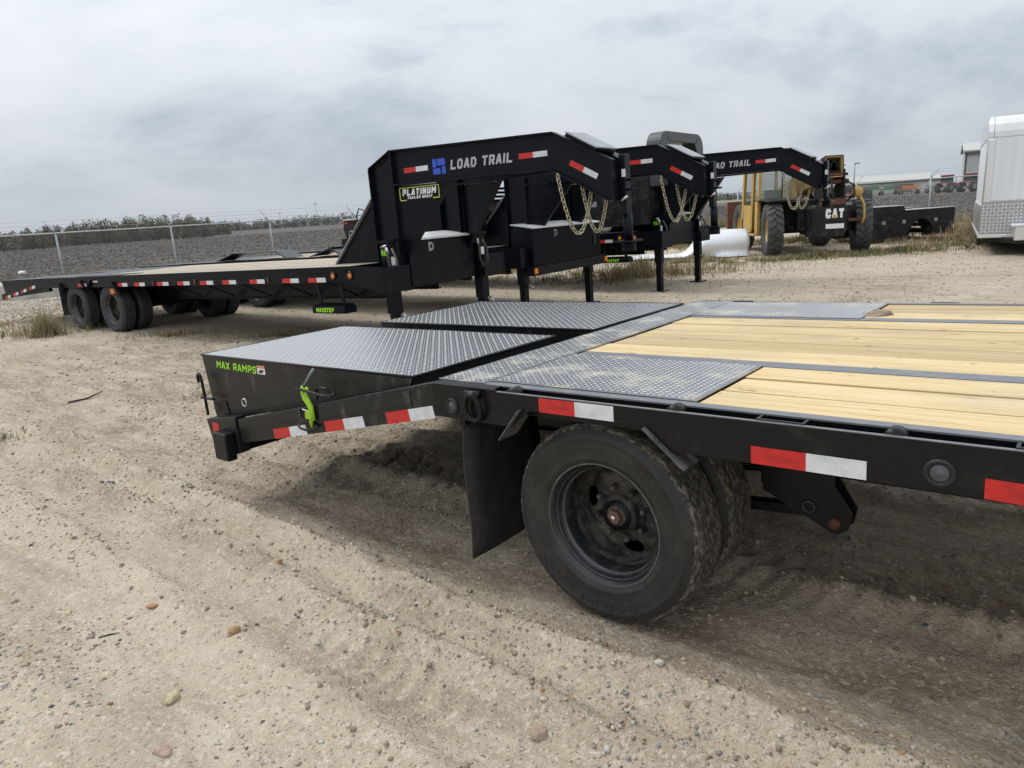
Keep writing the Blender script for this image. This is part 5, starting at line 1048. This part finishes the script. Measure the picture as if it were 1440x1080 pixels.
# ------------------------------------------------------------------ crumpled sheet metal
def bent_sheet():
    mb = MB(); nu, nv = 40, 26; v = []
    for i in range(nu + 1):
        u = i / nu; hgt = lerp(0.10, 0.66, float(smooth(0.42, 0.66, np.array(u)))) + 0.02 * sin(u * 9)
        for j in range(nv + 1):
            q = j / nv
            # cross profile: lip on the ground, curl up and over, back down
            a = lerp(-0.35 * pi, 1.05 * pi, q); yy = -cos(a) * 0.42 + 0.05 * sin(u * 7 + q * 3); zz = max(0.0, (0.5 + 0.5 * sin(a)) * hgt) + 0.015 + (0.03 * sin(u * 23 + q * 6) if q > 0.7 else 0)
            if q < 0.12: yy -= (0.12 - q) * 2.6 * float(smooth(0.6, 0.8, np.array(u))); zz = lerp(0.03, zz, q / 0.12)
            v.append((u * 3.0, yy, zz))
    f = [(i * (nv + 1) + j, (i + 1) * (nv + 1) + j, (i + 1) * (nv + 1) + j + 1, i * (nv + 1) + j + 1) for i in range(nu) for j in range(nv)]
    mb.smooth = True; mb.add(v, f); return mb
o = part('bent_sheet_metal', bent_sheet(), mat('white_coated_sheet', (0.78, 0.79, 0.80), 0.35, 0.3, dust=(0.55, 0.53, 0.5), dscale=2, damt=0.3), None, TR(3.35, 19.3, 0.0, radians(-6)))
sm_ = o.modifiers.new('thick', 'SOLIDIFY'); sm_.thickness = 0.006
tag(o, 'curled white sheet metal lying in the grass between the goosenecks and telehandler', 'sheet metal')

# ------------------------------------------------------------------ chain-link fence
def fence_run(label, P, Q, h0, h1, arm_dir, spacing=3.05, first=0.0):
    P, Q = Vector((*P, 0)), Vector((*Q, 0)); L_ = (Q - P).length; d = (Q - P).normalized(); nrm = Vector((-d.y, d.x, 0))
    R = thing('chain_link_fence', label, 'fence', basis(P, d, nrm, Vector((0, 0, 1))), 'yard fence')
    H = lambda x: lerp(h0, h1, x / L_)
    n = int((L_ - first) / spacing) + 1
    for i in range(n):
        x = first + i * spacing; o = part('post', (lambda m: m.tube([(x, 0, -0.02), (x, 0, H(x) + 0.02)], 0.030, 10))(MB()), 'galv', R)
        mb = MB(); mb.tube([(x, 0, H(x) + 0.02), (x, 0.30 * arm_dir[1], H(x) + 0.36)] if False else [(x, 0, H(x) + 0.0), (x + 0.30 * arm_dir[0], 0.30 * arm_dir[1], H(x) + 0.36)], 0.013, 6); part('barb_arm', mb, 'galv', o)
    mb = MB(); mb.tube([(0, 0, h0), (L_, 0, h1)], 0.022, 8); part('top_rail', mb, 'galv', R)
    for f in (0.35, 0.65, 0.95): mb = MB(); mb.tube([(0 + 0.30 * arm_dir[0] * f, 0.30 * arm_dir[1] * f, h0 + 0.36 * f), (L_ + 0.30 * arm_dir[0] * f, 0.30 * arm_dir[1] * f, h1 + 0.36 * f)], 0.0035, 3); part('barbed_wire', mb, 'galv', R)
    # woven diagonal wires
    mb = MB(); st = 0.075; hm = min(h0, h1) - 0.02
    for i in range(int(L_ / st)):
        x = i * st
        for sg, y in ((1, 0.004), (-1, -0.004)):
            xa, xb = (x, x + hm) if sg > 0 else (x + hm, x)
            za, zb = 0.03, hm
            if xa > L_ or xb > L_: 
                continue
            p, q = Vector((xa, y, za)), Vector((xb, y, zb)); r_ = 0.0030; k = len(mb.v)
            mb.v += [tuple(p + Vector((r_, 0, 0))), tuple(p + Vector((-r_, r_, 0))), tuple(p + Vector((-r_, -r_, 0))), tuple(q + Vector((r_, 0, 0))), tuple(q + Vector((-r_, r_, 0))), tuple(q + Vector((-r_, -r_, 0)))]
            for a, b in ((0, 1), (1, 2), (2, 0)): mb.f.append((k + a, k + b, k + 3 + b, k + 3 + a)); mb.m.append(0); mb.sm.append(True)
    part('wire_mesh', mb, 'galv', R, kind='stuff')
    return R
fd = Vector((1, FM)).normalized()
x_first = -12.7 - 2.5 * 5
P_ = (x_first, FX0 + FM * x_first)
fence_run('galvanised chain link fence running behind the long parked trailer on the left', P_, (CX, CY), 1.60, 1.67, (-0.8, 0.6), 3.05, 0.0)
fence_run('galvanised chain link fence behind the service body and enclosed trailer on the right', (CX + 0.05, CY - 0.07), (22.8, 20.9), 1.66, 1.82, (0.5, 0.8), 3.05, 1.1)

# ------------------------------------------------------------------ scrub, trees
def leaf_cloud(mb, c, rx, ry, rz, n, size, mi=0, rg=RNG):
    u = rg.normal(size=(n, 3)); u /= np.linalg.norm(u, axis=1)[:, None]; r = rg.random(n) ** 0.45
    P = u * r[:, None] * np.array([rx, ry, rz]) + np.array(c); P = P[P[:, 2] > 0.05]
    for p in P:
        a = rg.normal(size=3); a /= np.linalg.norm(a); b = np.cross(a, rg.normal(size=3)); b /= np.linalg.norm(b) + 1e-9; s_ = size * (0.5 + rg.random())
        k = len(mb.v); mb.v += [tuple(p - a * s_), tuple(p + b * s_ * 0.7), tuple(p + a * s_), tuple(p - b * s_ * 0.7)]; mb.f.append((k, k + 1, k + 2, k + 3)); mb.m.append(mi); mb.sm.append(False)
def scrub(name, label, x, y, wd, ht, dens, leaf, size, grp, cat='bush'):
    R = thing(name, label, cat, TR(x, y, 0), grp); mb = MB(); nb = 5 + int(wd)
    for i in range(nb):
        q = (i + 0.5) / nb; cx_ = (q - 0.5) * wd + random.uniform(-0.4, 0.4); hh = ht * random.uniform(0.68, 1.0) * (1 - 0.3 * abs(q - 0.5)); rr = wd / nb * random.uniform(0.9, 1.4)
        leaf_cloud(mb, (cx_, random.uniform(-1, 1), hh * 0.50), rr, rr, hh * 0.50, int(dens / nb), size); leaf_cloud(mb, (cx_, 0, hh * 0.25), rr * 1.2, rr, hh * 0.3, int(dens / nb * 0.4), size)
    part('crown', mb, leaf, R)
    for i in range(4):
        x0 = random.uniform(-0.4, 0.4) * wd; tb = MB()
        tb.tube([(x0 * 0.8, 0, -0.05), (x0, 0.1, ht * 0.3), (x0 + random.uniform(-0.6, 0.6), 0.2, ht * 0.85)], [0.10, 0.07, 0.02], 5); part('trunk', tb, 'bark', R)
    return R
ORD = 'first second third fourth fifth sixth seventh eighth ninth tenth eleventh twelfth'.split()
def at_px(px, dist):                # ground bearing of a photo column
    u = (px - 720) / F_PX; return u * dist, dist
scr = [(8, 97, 8, 3.2), (40, 104, 6, 2.6), (72, 100, 6, 2.9), (96, 108, 8, 3.6), (130, 110, 9, 3.9), (168, 112, 9, 4.2), (205, 114, 9, 4.2), (240, 116, 9, 4.5), (272, 120, 9, 4.6), (300, 124, 7, 3.9), (325, 140, 7, 3.0)]
for i, (px, dd, wd, ht) in enumerate(scr):
    x, y = at_px(px - 0.06 * 40, dd)
    scrub('scrub_bush', 'winter scrub in the hedge beyond the left field, %s from the left' % ORD[i], x, y, wd, ht, 5200, 'leaf_a' if i % 3 else 'leaf_b', 0.11, 'scrub hedge beyond the left field')
for i, (px, dd, ht) in enumerate([(345, 230, 4.0), (372, 240, 3.4), (398, 245, 3.9), (425, 235, 3.5), (452, 240, 4.6), (478, 250, 4.2), (505, 245, 4.4), (560, 260, 4.0), (1020, 300, 4.2), (1045, 300, 3.5)]):
    x, y = at_px(px, dd); scrub('far_tree', 'small grey green tree in the distant treeline, %s from the left' % ORD[i], x, y, 9, ht, 900, 'leaf_c', 0.26, 'distant treeline', 'tree')
# power pylons far off
for i, (px, dd, ht) in enumerate(((418, 420, 8), (468, 400, 12))):
    x, y = at_px(px, dd); t_ = thing('power_pole', 'thin power pole on the far left horizon, %s from the left' % ORD[i], 'pole', TR(x, y, 0), 'power poles on the horizon')
    mb = MB(); mb.tube([(0, 0, 0), (0, 0, ht)], 0.11, 5); part('mast', mb, 'f_grey', t_); part('cross_arm', MB().box(-1.6, 1.6, -0.15, 0.15, ht * 0.87, ht * 0.89), 'f_grey', t_)
for px, dd, ht in ((1183, 150, 6.2), (1202, 150, 6.4)):
    x, y = at_px(px, dd); t_ = thing('light_pole', '%s of the two tall lamp posts beyond the telehandler' % ('left' if px < 1190 else 'right'), 'lamp post', TR(x, y, 0), 'yard lamp posts')
    mb = MB(); mb.tube([(0, 0, 0), (0, 0, ht)], [0.14, 0.08], 6); part('pole', mb, 'f_grey', t_); part('lamp_head', MB().box(-0.1, 0.9, -0.2, 0.2, ht, ht + 0.22), 'f_grey', t_)

# ------------------------------------------------------------------ farm yard on the horizon
def shed(label, px, dd, wd, dp, eave, ridge, rot, rows):
    x, y = at_px(px, dd); R = thing('metal_shed', label, 'building', TR(x, y, 0, rot), None)
    part('wall', MB().prism([(0, 0), (dp, 0), (dp, eave), (dp / 2, ridge), (0, eave)], 0, wd, 'x'), 'shed', R)
    for sg in (0, 1):
        a = (-0.4, eave - 0.02) if sg == 0 else (dp + 0.4, eave - 0.02); mbx = MB().prism([a, (dp / 2, ridge + 0.1), (dp / 2, ridge + 0.3), (a[0], a[1] + 0.22)], -0.4, wd + 0.4, 'x'); part('roof', mbx, 'shed_roof', R)
    part('eave_trim', MB().box(-0.2, wd + 0.2, -0.43, -0.35, eave - 0.45, eave - 0.05), 'shed_dark', R)
    for i in range(rows):
        part('door', MB().box(wd * (i + 0.3) / rows, wd * (i + 0.7) / rows, -0.06, -0.01, 0, eave * 0.7), 'shed_dark', R)
    return R
shed('long low pale metal shed beyond the farm machinery', 1120, 190, 30, 9, 2.8, 4.1, radians(-32), 3)
b_ = shed('tall white metal building beside the enclosed trailer on the horizon', 1352, 128, 16, 12, 6.6, 8.0, radians(-30), 0)
part('wall_vent', MB().box(3.2, 3.7, -0.05, -0.005, 3.6, 4.1), 'shed_dark', b_); part('corner_trim', MB().box(-0.05, 0.25, -0.07, -0.01, 0, 6.5), 'shed_dark', b_)
shed('small pale shed half hidden by the long shed', 1250, 230, 14, 8, 3.0, 4.0, radians(-32), 1)
def wheel_x(mb, x, y, r, w_): mb.lathe([(0, -w_ / 2), (r * 0.9, -w_ / 2), (r, -w_ / 4), (r, w_ / 4), (r * 0.9, w_ / 2), (0, w_ / 2)], 16, (x, y, r), 'y'); return mb
def tractor(label, px, dd, rot, col):
    x, y = at_px(px, dd); R = thing('tractor', label, 'tractor', TR(x, y, 0, rot), 'tractors in the farm yard')
    for (wx, wy, r, w_) in ((-1.2, -0.95, 0.85, 0.5), (-1.2, 0.95, 0.85, 0.5), (1.3, -0.85, 0.55, 0.35), (1.3, 0.85, 0.55, 0.35)):
        o = part('wheel', wheel_x(MB(), wx, wy, r, w_), 'rubber_far', R); mb = MB(); mb.disc((wx, wy - w_ / 2 - 0.02, r), r * 0.45, 12); part('rim', mb, 'f_grey', o)
    part('hood', MB().prism([(0.1, 0.9), (2.1, 0.85), (2.1, 1.45), (0.1, 1.65)], -0.42, 0.42), col, R, bev=0.06); part('fender', MB().box(-1.9, -0.4, -1.15, 1.15, 1.45, 1.65), col, R, bev=0.1)
    c = part('cab', MB().prism([(-1.3, 1.66), (0.05, 1.66), (-0.1, 2.65), (-1.15, 2.65)], -0.65, 0.65), 'dark_glass', R); part('cab_roof', MB().box(-1.35, 0.1, -0.75, 0.75, 2.651, 2.85), col, c, bev=0.06)
    part('chassis', MB().box(-1.7, 1.9, -0.3, 0.3, 0.55, 0.9), 'f_grey', R); mb = MB(); mb.tube([(1.2, -0.3, 1.5), (1.2, -0.3, 2.4)], 0.06, 6); part('exhaust', mb, 'f_grey', R)
tractor('red tractor left of the other, beyond the right hand fence', 1333, 120, radians(25), 'f_red'); tractor('red tractor closest to the enclosed trailer, beyond the fence', 1366, 116, radians(20), 'f_red')
def implement(label, px, dd, rot, col, wd, hh, discs):
    x, y = at_px(px, dd); R = thing('farm_implement', label, 'farm machine', TR(x, y, 0, rot), 'farm implements in the yard')
    fr = part('frame', (lambda m: [m.box(-wd / 2, wd / 2, -0.08, 0.08, hh * 0.55, hh * 0.55 + 0.16), m.box(-wd / 2, wd / 2, 1.1, 1.26, hh * 0.55, hh * 0.55 + 0.16), m.box(-0.1, 0.1, -1.8, 1.2, hh * 0.5, hh * 0.5 + 0.14)] and m)(MB()), col, R)
    for i in range(discs):
        xx = (-0.5 + (i + 0.5) / discs) * wd; mb = MB(); mb.lathe([(0, -0.03), (0.36, 0.03), (0.36, 0.04), (0, 0.0)], 12, (xx, 0.2, 0.36), 'x'); part('disc', mb, 'f_grey', R)
        mb = MB(); mb.bar((xx, 0.0, hh * 0.55), (xx, 0.2, 0.36), 0.07, 0.07); part('shank', mb, col, R)
    for sg in (-1, 1):
        part('wheel', wheel_x(MB(), sg * wd * 0.36, 0.9, 0.42, 0.25), 'rubber_far', R)
        mb = MB(); mb.bar((sg * wd * 0.15, 0.6, hh * 0.6), (sg * wd * 0.42, 0.6, hh), 0.14, 0.14); part('wing_arm', mb, col, R)
    part('hopper', MB().box(-wd * 0.28, wd * 0.28, 0.25, 0.95, hh * 0.62, hh * 0.98), col, R, bev=0.08); part('gauge_bar', MB().box(-wd / 2, wd / 2, 0.5, 0.6, hh, hh + 0.1), col, R)
implement('green seed drill just right of the telehandler beyond the fence', 1228, 135, radians(-20), 'f_green', 4.2, 2.0, 9)
implement('green cultivator between the seed drill and the orange mower', 1251, 140, radians(-25), 'f_green', 3.2, 1.8, 7)
implement('orange mower beyond the fence, left of the leaning fence post', 1280, 128, radians(-15), 'f_orange', 3.6, 1.5, 6)
implement('grey harrow beyond the fence, right of the leaning fence post', 1318, 128, radians(-15), 'f_grey', 4.0, 1.3, 8)
implement('dark red harrow low behind the telehandler mirror', 1192, 132, radians(-10), 'f_red', 4.0, 1.3, 7)

# ------------------------------------------------------------------ scattered ground matter
def soup(name, V, F, mi, mats):
    me = bpy.data.meshes.new(name); me.vertices.add(len(V)); me.vertices.foreach_set('co', V.astype(np.float32).ravel()); nf = len(F)
    me.loops.add(nf * 3); me.loops.foreach_set('vertex_index', F.astype(np.int32).ravel()); me.polygons.add(nf)
    me.polygons.foreach_set('loop_start', (np.arange(nf) * 3).astype(np.int32)); me.polygons.foreach_set('loop_total', np.full(nf, 3, np.int32))
    for m in mats: me.materials.append(K[m] if isinstance(m, str) else m)
    me.polygons.foreach_set('material_index', mi.astype(np.int32)); me.update(); me.validate(); return me
OCT_V = np.array([[1, 0, 0], [-1, 0, 0], [0, 1, 0], [0, -1, 0], [0, 0, 1], [0, 0, -1]], float)
# a chunkier pebble: cube corners pulled in plus face centres
PEB_V = np.array([[x, y, z] for x in (-1, 1) for y in (-1, 1) for z in (-1, 1)], float) * 0.62
PEB_V = np.vstack([PEB_V, OCT_V]); 
PEB_F = []
for fc, cor in ((8, (4, 6, 7, 5)), (9, (0, 1, 3, 2)), (10, (2, 3, 7, 6)), (11, (0, 4, 5, 1)), (12, (1, 5, 7, 3)), (13, (0, 2, 6, 4))):
    for i in range(4): PEB_F.append((fc, cor[i], cor[(i + 1) % 4]))
PEB_F = np.array(PEB_F)
OCT_F = np.array([(0, 2, 4), (2, 1, 4), (1, 3, 4), (3, 0, 4), (2, 0, 5), (1, 2, 5), (3, 1, 5), (0, 3, 5)])
def lumps(P, size, flat, base_v, base_f, seed):
    rg = np.random.default_rng(seed); n = len(P); k = len(base_v)
    a = rg.random(n) * 2 * pi; ca, sa = np.cos(a), np.sin(a)
    sc = size[:, None] * np.stack([0.7 + 0.6 * rg.random(n), 0.6 + 0.5 * rg.random(n), flat * (0.6 + 0.6 * rg.random(n))], -1)
    B = base_v[None] * (0.75 + 0.5 * rg.random((n, k, 1))) * sc[:, None, :]
    X_ = B[..., 0] * ca[:, None] - B[..., 1] * sa[:, None]; Y_ = B[..., 0] * sa[:, None] + B[..., 1] * ca[:, None]
    V = np.stack([X_, Y_, B[..., 2]], -1) + P[:, None, :]
    F = (np.arange(n) * k)[:, None, None] + base_f[None]
    return V.reshape(-1, 3), F.reshape(-1, 3), np.repeat(np.arange(n), len(base_f))
rg = np.random.default_rng(5)
# gravel over the near yard, thicker in drifts
N_ = 70000
gx_ = rg.uniform(-5.2, 5.0, N_ * 3); gy_ = 1.2 + rg.random(N_ * 3) ** 1.7 * 9.5
keep = rg.random(N_ * 3) < np.clip(0.22 + 1.5 * fbm(gx_ / 0.9, gy_ / 0.9, 90, 3), 0.03, 1.0)
gx_, gy_ = gx_[keep][:N_], gy_[keep][:N_]; n = len(gx_)
sz = 0.0022 + 0.0075 * rg.random(n) ** 4 + 0.010 * (rg.random(n) < 0.012) * rg.random(n)
P = np.stack([gx_, gy_, ground_h(gx_, gy_) + sz * 0.15], -1)
V, F, own = lumps(P, sz * 1.25, 0.7, OCT_V, OCT_F, 6)
cm = rg.choice(7, n, p=[0.34, 0.17, 0.26, 0.045, 0.06, 0.065, 0.06]); o = part('gravel', soup('gravel', V, F, cm[own], STONE), []); o['kind'] = 'stuff'
# crumbs and clods of earth along the wheel ridges
M_ = 9000; ss = rg.uniform(-5.5, 4.5, M_); tt = rg.choice([-0.20, -0.46, 0.62, -0.86, 1.72, 2.35, 0.9, 0.4], M_) + rg.normal(0, 0.09, M_)
cx_ = NO.x + NA.x * ss + NB.x * tt; cy_ = NO.y + NA.y * ss + NB.y * tt; sz = 0.0025 + 0.010 * rg.random(M_) ** 3
P = np.stack([cx_, cy_, ground_h(cx_, cy_) + sz * 0.2], -1); V, F, own = lumps(P, sz, 0.75, PEB_V, PEB_F, 8)
K['crumb_a'] = mat('pale_earth', (0.54, 0.465, 0.365), 0.95, c2=(0.44, 0.37, 0.285), scale=30); K['crumb_b'] = mat('brown_earth', (0.30, 0.24, 0.18), 0.95, c2=(0.23, 0.18, 0.13), scale=30)
o = part('earth_crumbs', soup('earth_crumbs', V, F, (rg.random(M_) < 0.45).astype(int)[own], ['crumb_a', 'crumb_b']), []); o['kind'] = 'stuff'
# loose stone all over the middle of the yard
n = 16000; gx_ = rg.uniform(-16, 14, n); gy_ = rg.uniform(7, 19, n); sz = 0.008 + 0.018 * rg.random(n) ** 3
P = np.stack([gx_, gy_, ground_h(gx_, gy_) + sz * 0.2], -1); V, F, own = lumps(P, sz, 0.6, OCT_V, OCT_F, 9)
cm = rg.choice(7, n, p=[0.38, 0.15, 0.34, 0.02, 0.03, 0.04, 0.04]); o = part('yard_gravel', soup('yard_gravel', V, F, cm[own], STONE), []); o['kind'] = 'stuff'
# pale caliche by the left end of the long trailer
n = 5000; gx_ = rg.normal(-11.5, 2.0, n); gy_ = rg.normal(16.2, 1.2, n); sz = 0.015 + 0.03 * rg.random(n) ** 2
P = np.stack([gx_, gy_, ground_h(gx_, gy_) + sz * 0.2], -1); V, F, own = lumps(P, sz, 0.6, OCT_V, OCT_F, 10)
o = part('caliche_gravel', soup('caliche_gravel', V, F, np.where(rg.random(n) < 0.7, 2, 0)[own], STONE), []); o['kind'] = 'stuff'
# clods of the ploughed field
n = 90000; r = 20 + 105 * rg.random(n) ** 1.7; th = rg.uniform(-0.85, 0.85, n); gx_, gy_ = r * np.sin(th), r * np.cos(th)
k_ = in_poly(gx_, gy_, fpoly); gx_, gy_, r = gx_[k_], gy_[k_], r[k_]; n = len(gx_); sz = (0.035 + 0.075 * rg.random(n) ** 2) * (0.8 + r / 90)
P = np.stack([gx_, gy_, 0.03 + 0.04 * fbm(gx_ / 2, gy_ / 2, 95, 2) + sz * 0.2], -1); V, F, own = lumps(P, sz, 0.7, OCT_V, OCT_F, 12)
K['clod_a'] = mat('grey_brown_clods', (0.112, 0.096, 0.082), 0.95); K['clod_b'] = mat('dark_clods', (0.06, 0.049, 0.041), 0.95); K['clod_c'] = mat('pale_clods', (0.165, 0.146, 0.128), 0.95)
o = part('field_clods', soup('field_clods', V, F, rg.choice(3, n, p=[0.5, 0.27, 0.23])[own], ['clod_a', 'clod_b', 'clod_c']), []); o['kind'] = 'stuff'
def grass(name, patches, mats, seed):
    rg = np.random.default_rng(seed); Vs, Fs, Ms = [], [], []; base = 0
    for (x, y, rx, ry, n, h, w_, pm) in patches:
        a = rg.random(n) * 2 * pi; r = np.abs(rg.normal(0, 0.62, n)); px = x + rx * r * np.cos(a); py = y + ry * r * np.sin(a)
        # tufts
        kx = fbm(px / 0.5, py / 0.5, seed + 3, 2); q = rg.random(n) < np.clip(0.45 + 1.6 * kx, 0.05, 1); px, py = px[q], py[q]; n = len(px)
        if n == 0: continue
        hz__ = ground_h(px, py); az = rg.random(n) * 2 * pi; ln = rg.normal(0, 0.75, n); hh = h * (0.2 + 1.0 * rg.random(n) ** 1.8) * np.clip(1.25 - 0.5 * r[q], 0.35, 1.2)
        dx, dy = np.cos(az), np.sin(az); bend = hh * ln; w2 = w_ * (0.6 + 0.8 * rg.random(n))
        b0 = np.stack([px - dy * w2, py + dx * w2, hz__ - 0.01], -1); b1 = np.stack([px + dy * w2, py - dx * w2, hz__ - 0.01], -1)
        m0 = np.stack([px - dy * w2 * 0.7 + dx * bend * 0.35, py + dx * w2 * 0.7 + dy * bend * 0.35, hz__ + hh * 0.6], -1); m1 = np.stack([px + dy * w2 * 0.7 + dx * bend * 0.35, py - dx * w2 * 0.7 + dy * bend * 0.35, hz__ + hh * 0.6], -1)
        t0 = np.stack([px + dx * bend, py + dy * bend, hz__ + hh], -1)
        Vs.append(np.stack([b0, b1, m0, m1, t0], 1).reshape(-1, 3)); f = np.array([[0, 1, 3], [0, 3, 2], [2, 3, 4]])[None] + (np.arange(n) * 5)[:, None, None] + base
        Fs.append(f.reshape(-1, 3)); Ms.append(np.repeat(rg.choice(len(mats), n, p=pm), 3)); base += n * 5
    o = part(name, soup(name, np.vstack(Vs), np.vstack(Fs), np.concatenate(Ms), mats), []); o['kind'] = 'stuff'; return o
GM = ['straw', 'green', 'brownweed']
grass('grass', [(-7.6, 11.7, 1.3, 0.7, 2600, 0.16, 0.004, [.5, .4, .1]), (-7.35, 11.35, 0.45, 0.3, 900, 0.42, 0.004, [.6, .3, .1]), (-9.6, 13.0, 1.6, 0.8, 2600, 0.10, 0.004, [.4, .5, .1]), (-5.0, 10.5, 0.7, 0.35, 900, 0.10, 0.004, [.4, .5, .1]), (-3.2, 9.9, 1.2, 0.4, 700, 0.08, 0.004, [.4, .5, .1]),
    (-3.95, 5.35, 0.35, 0.35, 900, 0.05, 0.0022, [.3, .6, .1]), (-2.9, 6.6, 0.55, 0.30, 320, 0.07, 0.002, [.5, .1, .4]), (-2.2, 6.9, 0.5, 0.25, 260, 0.06, 0.002, [.5, .1, .4]),
    (2.6, 15.4, 2.6, 1.3, 9000, 0.17, 0.006, [.55, .4, .05]), (3.0, 15.2, 1.7, 0.7, 5000, 0.40, 0.005, [.88, .07, .05]), (4.6, 17.8, 1.6, 0.9, 4500, 0.14, 0.006, [.5, .45, .05]),
    (7.3, 17.0, 2.6, 0.7, 9000, 0.13, 0.007, [.4, .55, .05]), (9.6, 17.3, 1.8, 0.8, 6000, 0.13, 0.007, [.45, .5, .05]), (12.4, 18.2, 3.4, 1.5, 14000, 0.12, 0.008, [.5, .42, .08]), (11.6, 19.6, 1.8, 0.5, 2600, 0.20, 0.006, [.55, .05, .40]), (13.4, 20.0, 1.2, 0.8, 4200, 0.55, 0.006, [.5, .05, .45]),
    (15.2, 22.3, 2.2, 2.2, 9000, 0.60, 0.007, [.55, .1, .35]), (17.0, 20.0, 2.5, 2.5, 8000, 0.5, 0.007, [.5, .15, .35]), (13.0, 24.5, 2.0, 2.5, 5000, 0.35, 0.008, [.5, .2, .3]), (9.5, 23.0, 3.5, 2.0, 8000, 0.18, 0.009, [.5, .4, .1]), (6.0, 24.0, 3.5, 3.0, 8000, 0.18, 0.009, [.5, .4, .1]), (0.0, 19.0, 4.0, 3.0, 9000, 0.18, 0.008, [.5, .4, .1])], GM, 40)
# weeds along the fence foot
pt = []
for i in range(46):
    x = -24 + i * 0.78; pt.append((x, FX0 + FM * x + 0.2, 0.7, 0.7, 420, 0.45 + 0.25 * random.random(), 0.007, [.55, .1, .35]))
for i in range(20):
    x = 11.2 + i * 0.55; pt.append((x, CY - 1.43 * (x - CX), 0.6, 0.6, 380, 0.5, 0.007, [.6, .1, .3]))
grass('fence_weeds', pt, GM, 60)

# ------------------------------------------------------------------ single stones, sticks and litter
def stone(label, x, y, size, flat, mi, seed, cat='stone', name='stone'):
    rg = np.random.default_rng(seed); mb = MB(); n1, n2 = 12, 8; v = []
    for i in range(n2 + 1):
        ph = pi * i / n2
        for j in range(n1):
            t_ = 2 * pi * j / n1; v.append(np.array([sin(ph) * cos(t_), sin(ph) * sin(t_) * 0.72, cos(ph) * flat]))
    v = np.array(v); q = perlin(v[:, 0] * 1.3 + seed, v[:, 1] * 1.3 + v[:, 2] * 1.7, seed); v = v * (1 + 0.55 * q[:, None]) * size
    f = [(i * n1 + j, i * n1 + (j + 1) % n1, (i + 1) * n1 + (j + 1) % n1, (i + 1) * n1 + j) for i in range(n2) for j in range(n1)]
    mb.smooth = False; mb.add([tuple(p) for p in v], f)
    o = part(name, mb, STONE[mi], None, TR(x, y, gz(x, y) + size * flat * 0.35, seed * 1.3)); return tag(o, label, cat, 'loose stones on the dirt')
stone('tan oblong stone lying alone below the tyre at the bottom edge', 0.02, 1.86, 0.030, 0.55, 6, 22)
stone('orange brown broken stone left of centre on the bare dirt', -1.13, 2.49, 0.026, 0.6, 3, 13)
stone('small orange stone farther from the camera than the broken orange one', -1.12, 3.02, 0.022, 0.45, 3, 15)
stone('flat orange chip among grey gravel on the left', -1.56, 2.72, 0.024, 0.4, 3, 17)
stone('pale yellow stone near the bottom left gravel drift', -1.21, 2.12, 0.030, 0.5, 5, 18)
stone('speckled pale grey stone near the left edge', -1.86, 2.22, 0.032, 0.4, 2, 20)
stone('small yellow stone on the left beside a white pebble', -1.92, 2.73, 0.018, 0.5, 5, 21)
stone('dark grey stone on the open dirt left of the ramp', -2.55, 4.25, 0.045, 0.4, 4, 23)
stone('cream stone at the bottom right among small gravel', 0.42, 2.02, 0.016, 0.6, 2, 24)
stone('long pinkish stone near the bottom left corner', -1.12, 1.86, 0.032, 0.35, 6, 26)
stone('grey stone lying in the shade right of the dual tyres', 1.42, 2.95, 0.030, 0.6, 1, 28)
def stick(label, x, y, ln, a, r=0.006):
    d = Vector((cos(a), sin(a), 0)); p = Vector((x, y, 0)); mb = MB(); mb.tube([Vector((q.x, q.y, gz(q.x, q.y) + r * 0.8)) for q in (p - d * ln / 2, p + Vector((-d.y, d.x, 0)) * ln * 0.05, p + d * ln / 2)], [r, r * 0.9, r * 0.4], 6)
    tag(part('stick', mb, 'bark', None), label, 'stick', 'sticks on the dirt')
stick('dark twig lying among the gravel at lower left', -1.66, 2.56, 0.075, 0.5, 0.0035)
stick('grey stick lying on the dirt at far left, level with the ramps', -4.05, 6.65, 0.30, 0.45, 0.010)
o = part('litter_bag', (lambda m: m)(MB().lathe([(0, 0.16), (0.10, 0.15), (0.17, 0.08), (0.15, 0.01), (0, 0)], 12, (0, 0, 0), 'z', rad=lambda i, j, r: r * random.uniform(0.7, 1.2))), 'bag', None, TR(-20.8, 31.5, 0.03)); tag(o, 'white plastic bag caught on the ploughed field at far left', 'bag')
slab = MB(); slab.prism([(0, 0), (2.9, 0.3), (3.2, 1.3), (0.2, 1.1)], 0, 0.42, 'z'); o = part('concrete_slab', slab, 'concrete', None, TR(-15.2, 19.3, -0.02, radians(-20)), bev=0.03); tag(o, 'broken pale concrete slab behind the tail of the long parked trailer', 'slab')
# ==== REST ====
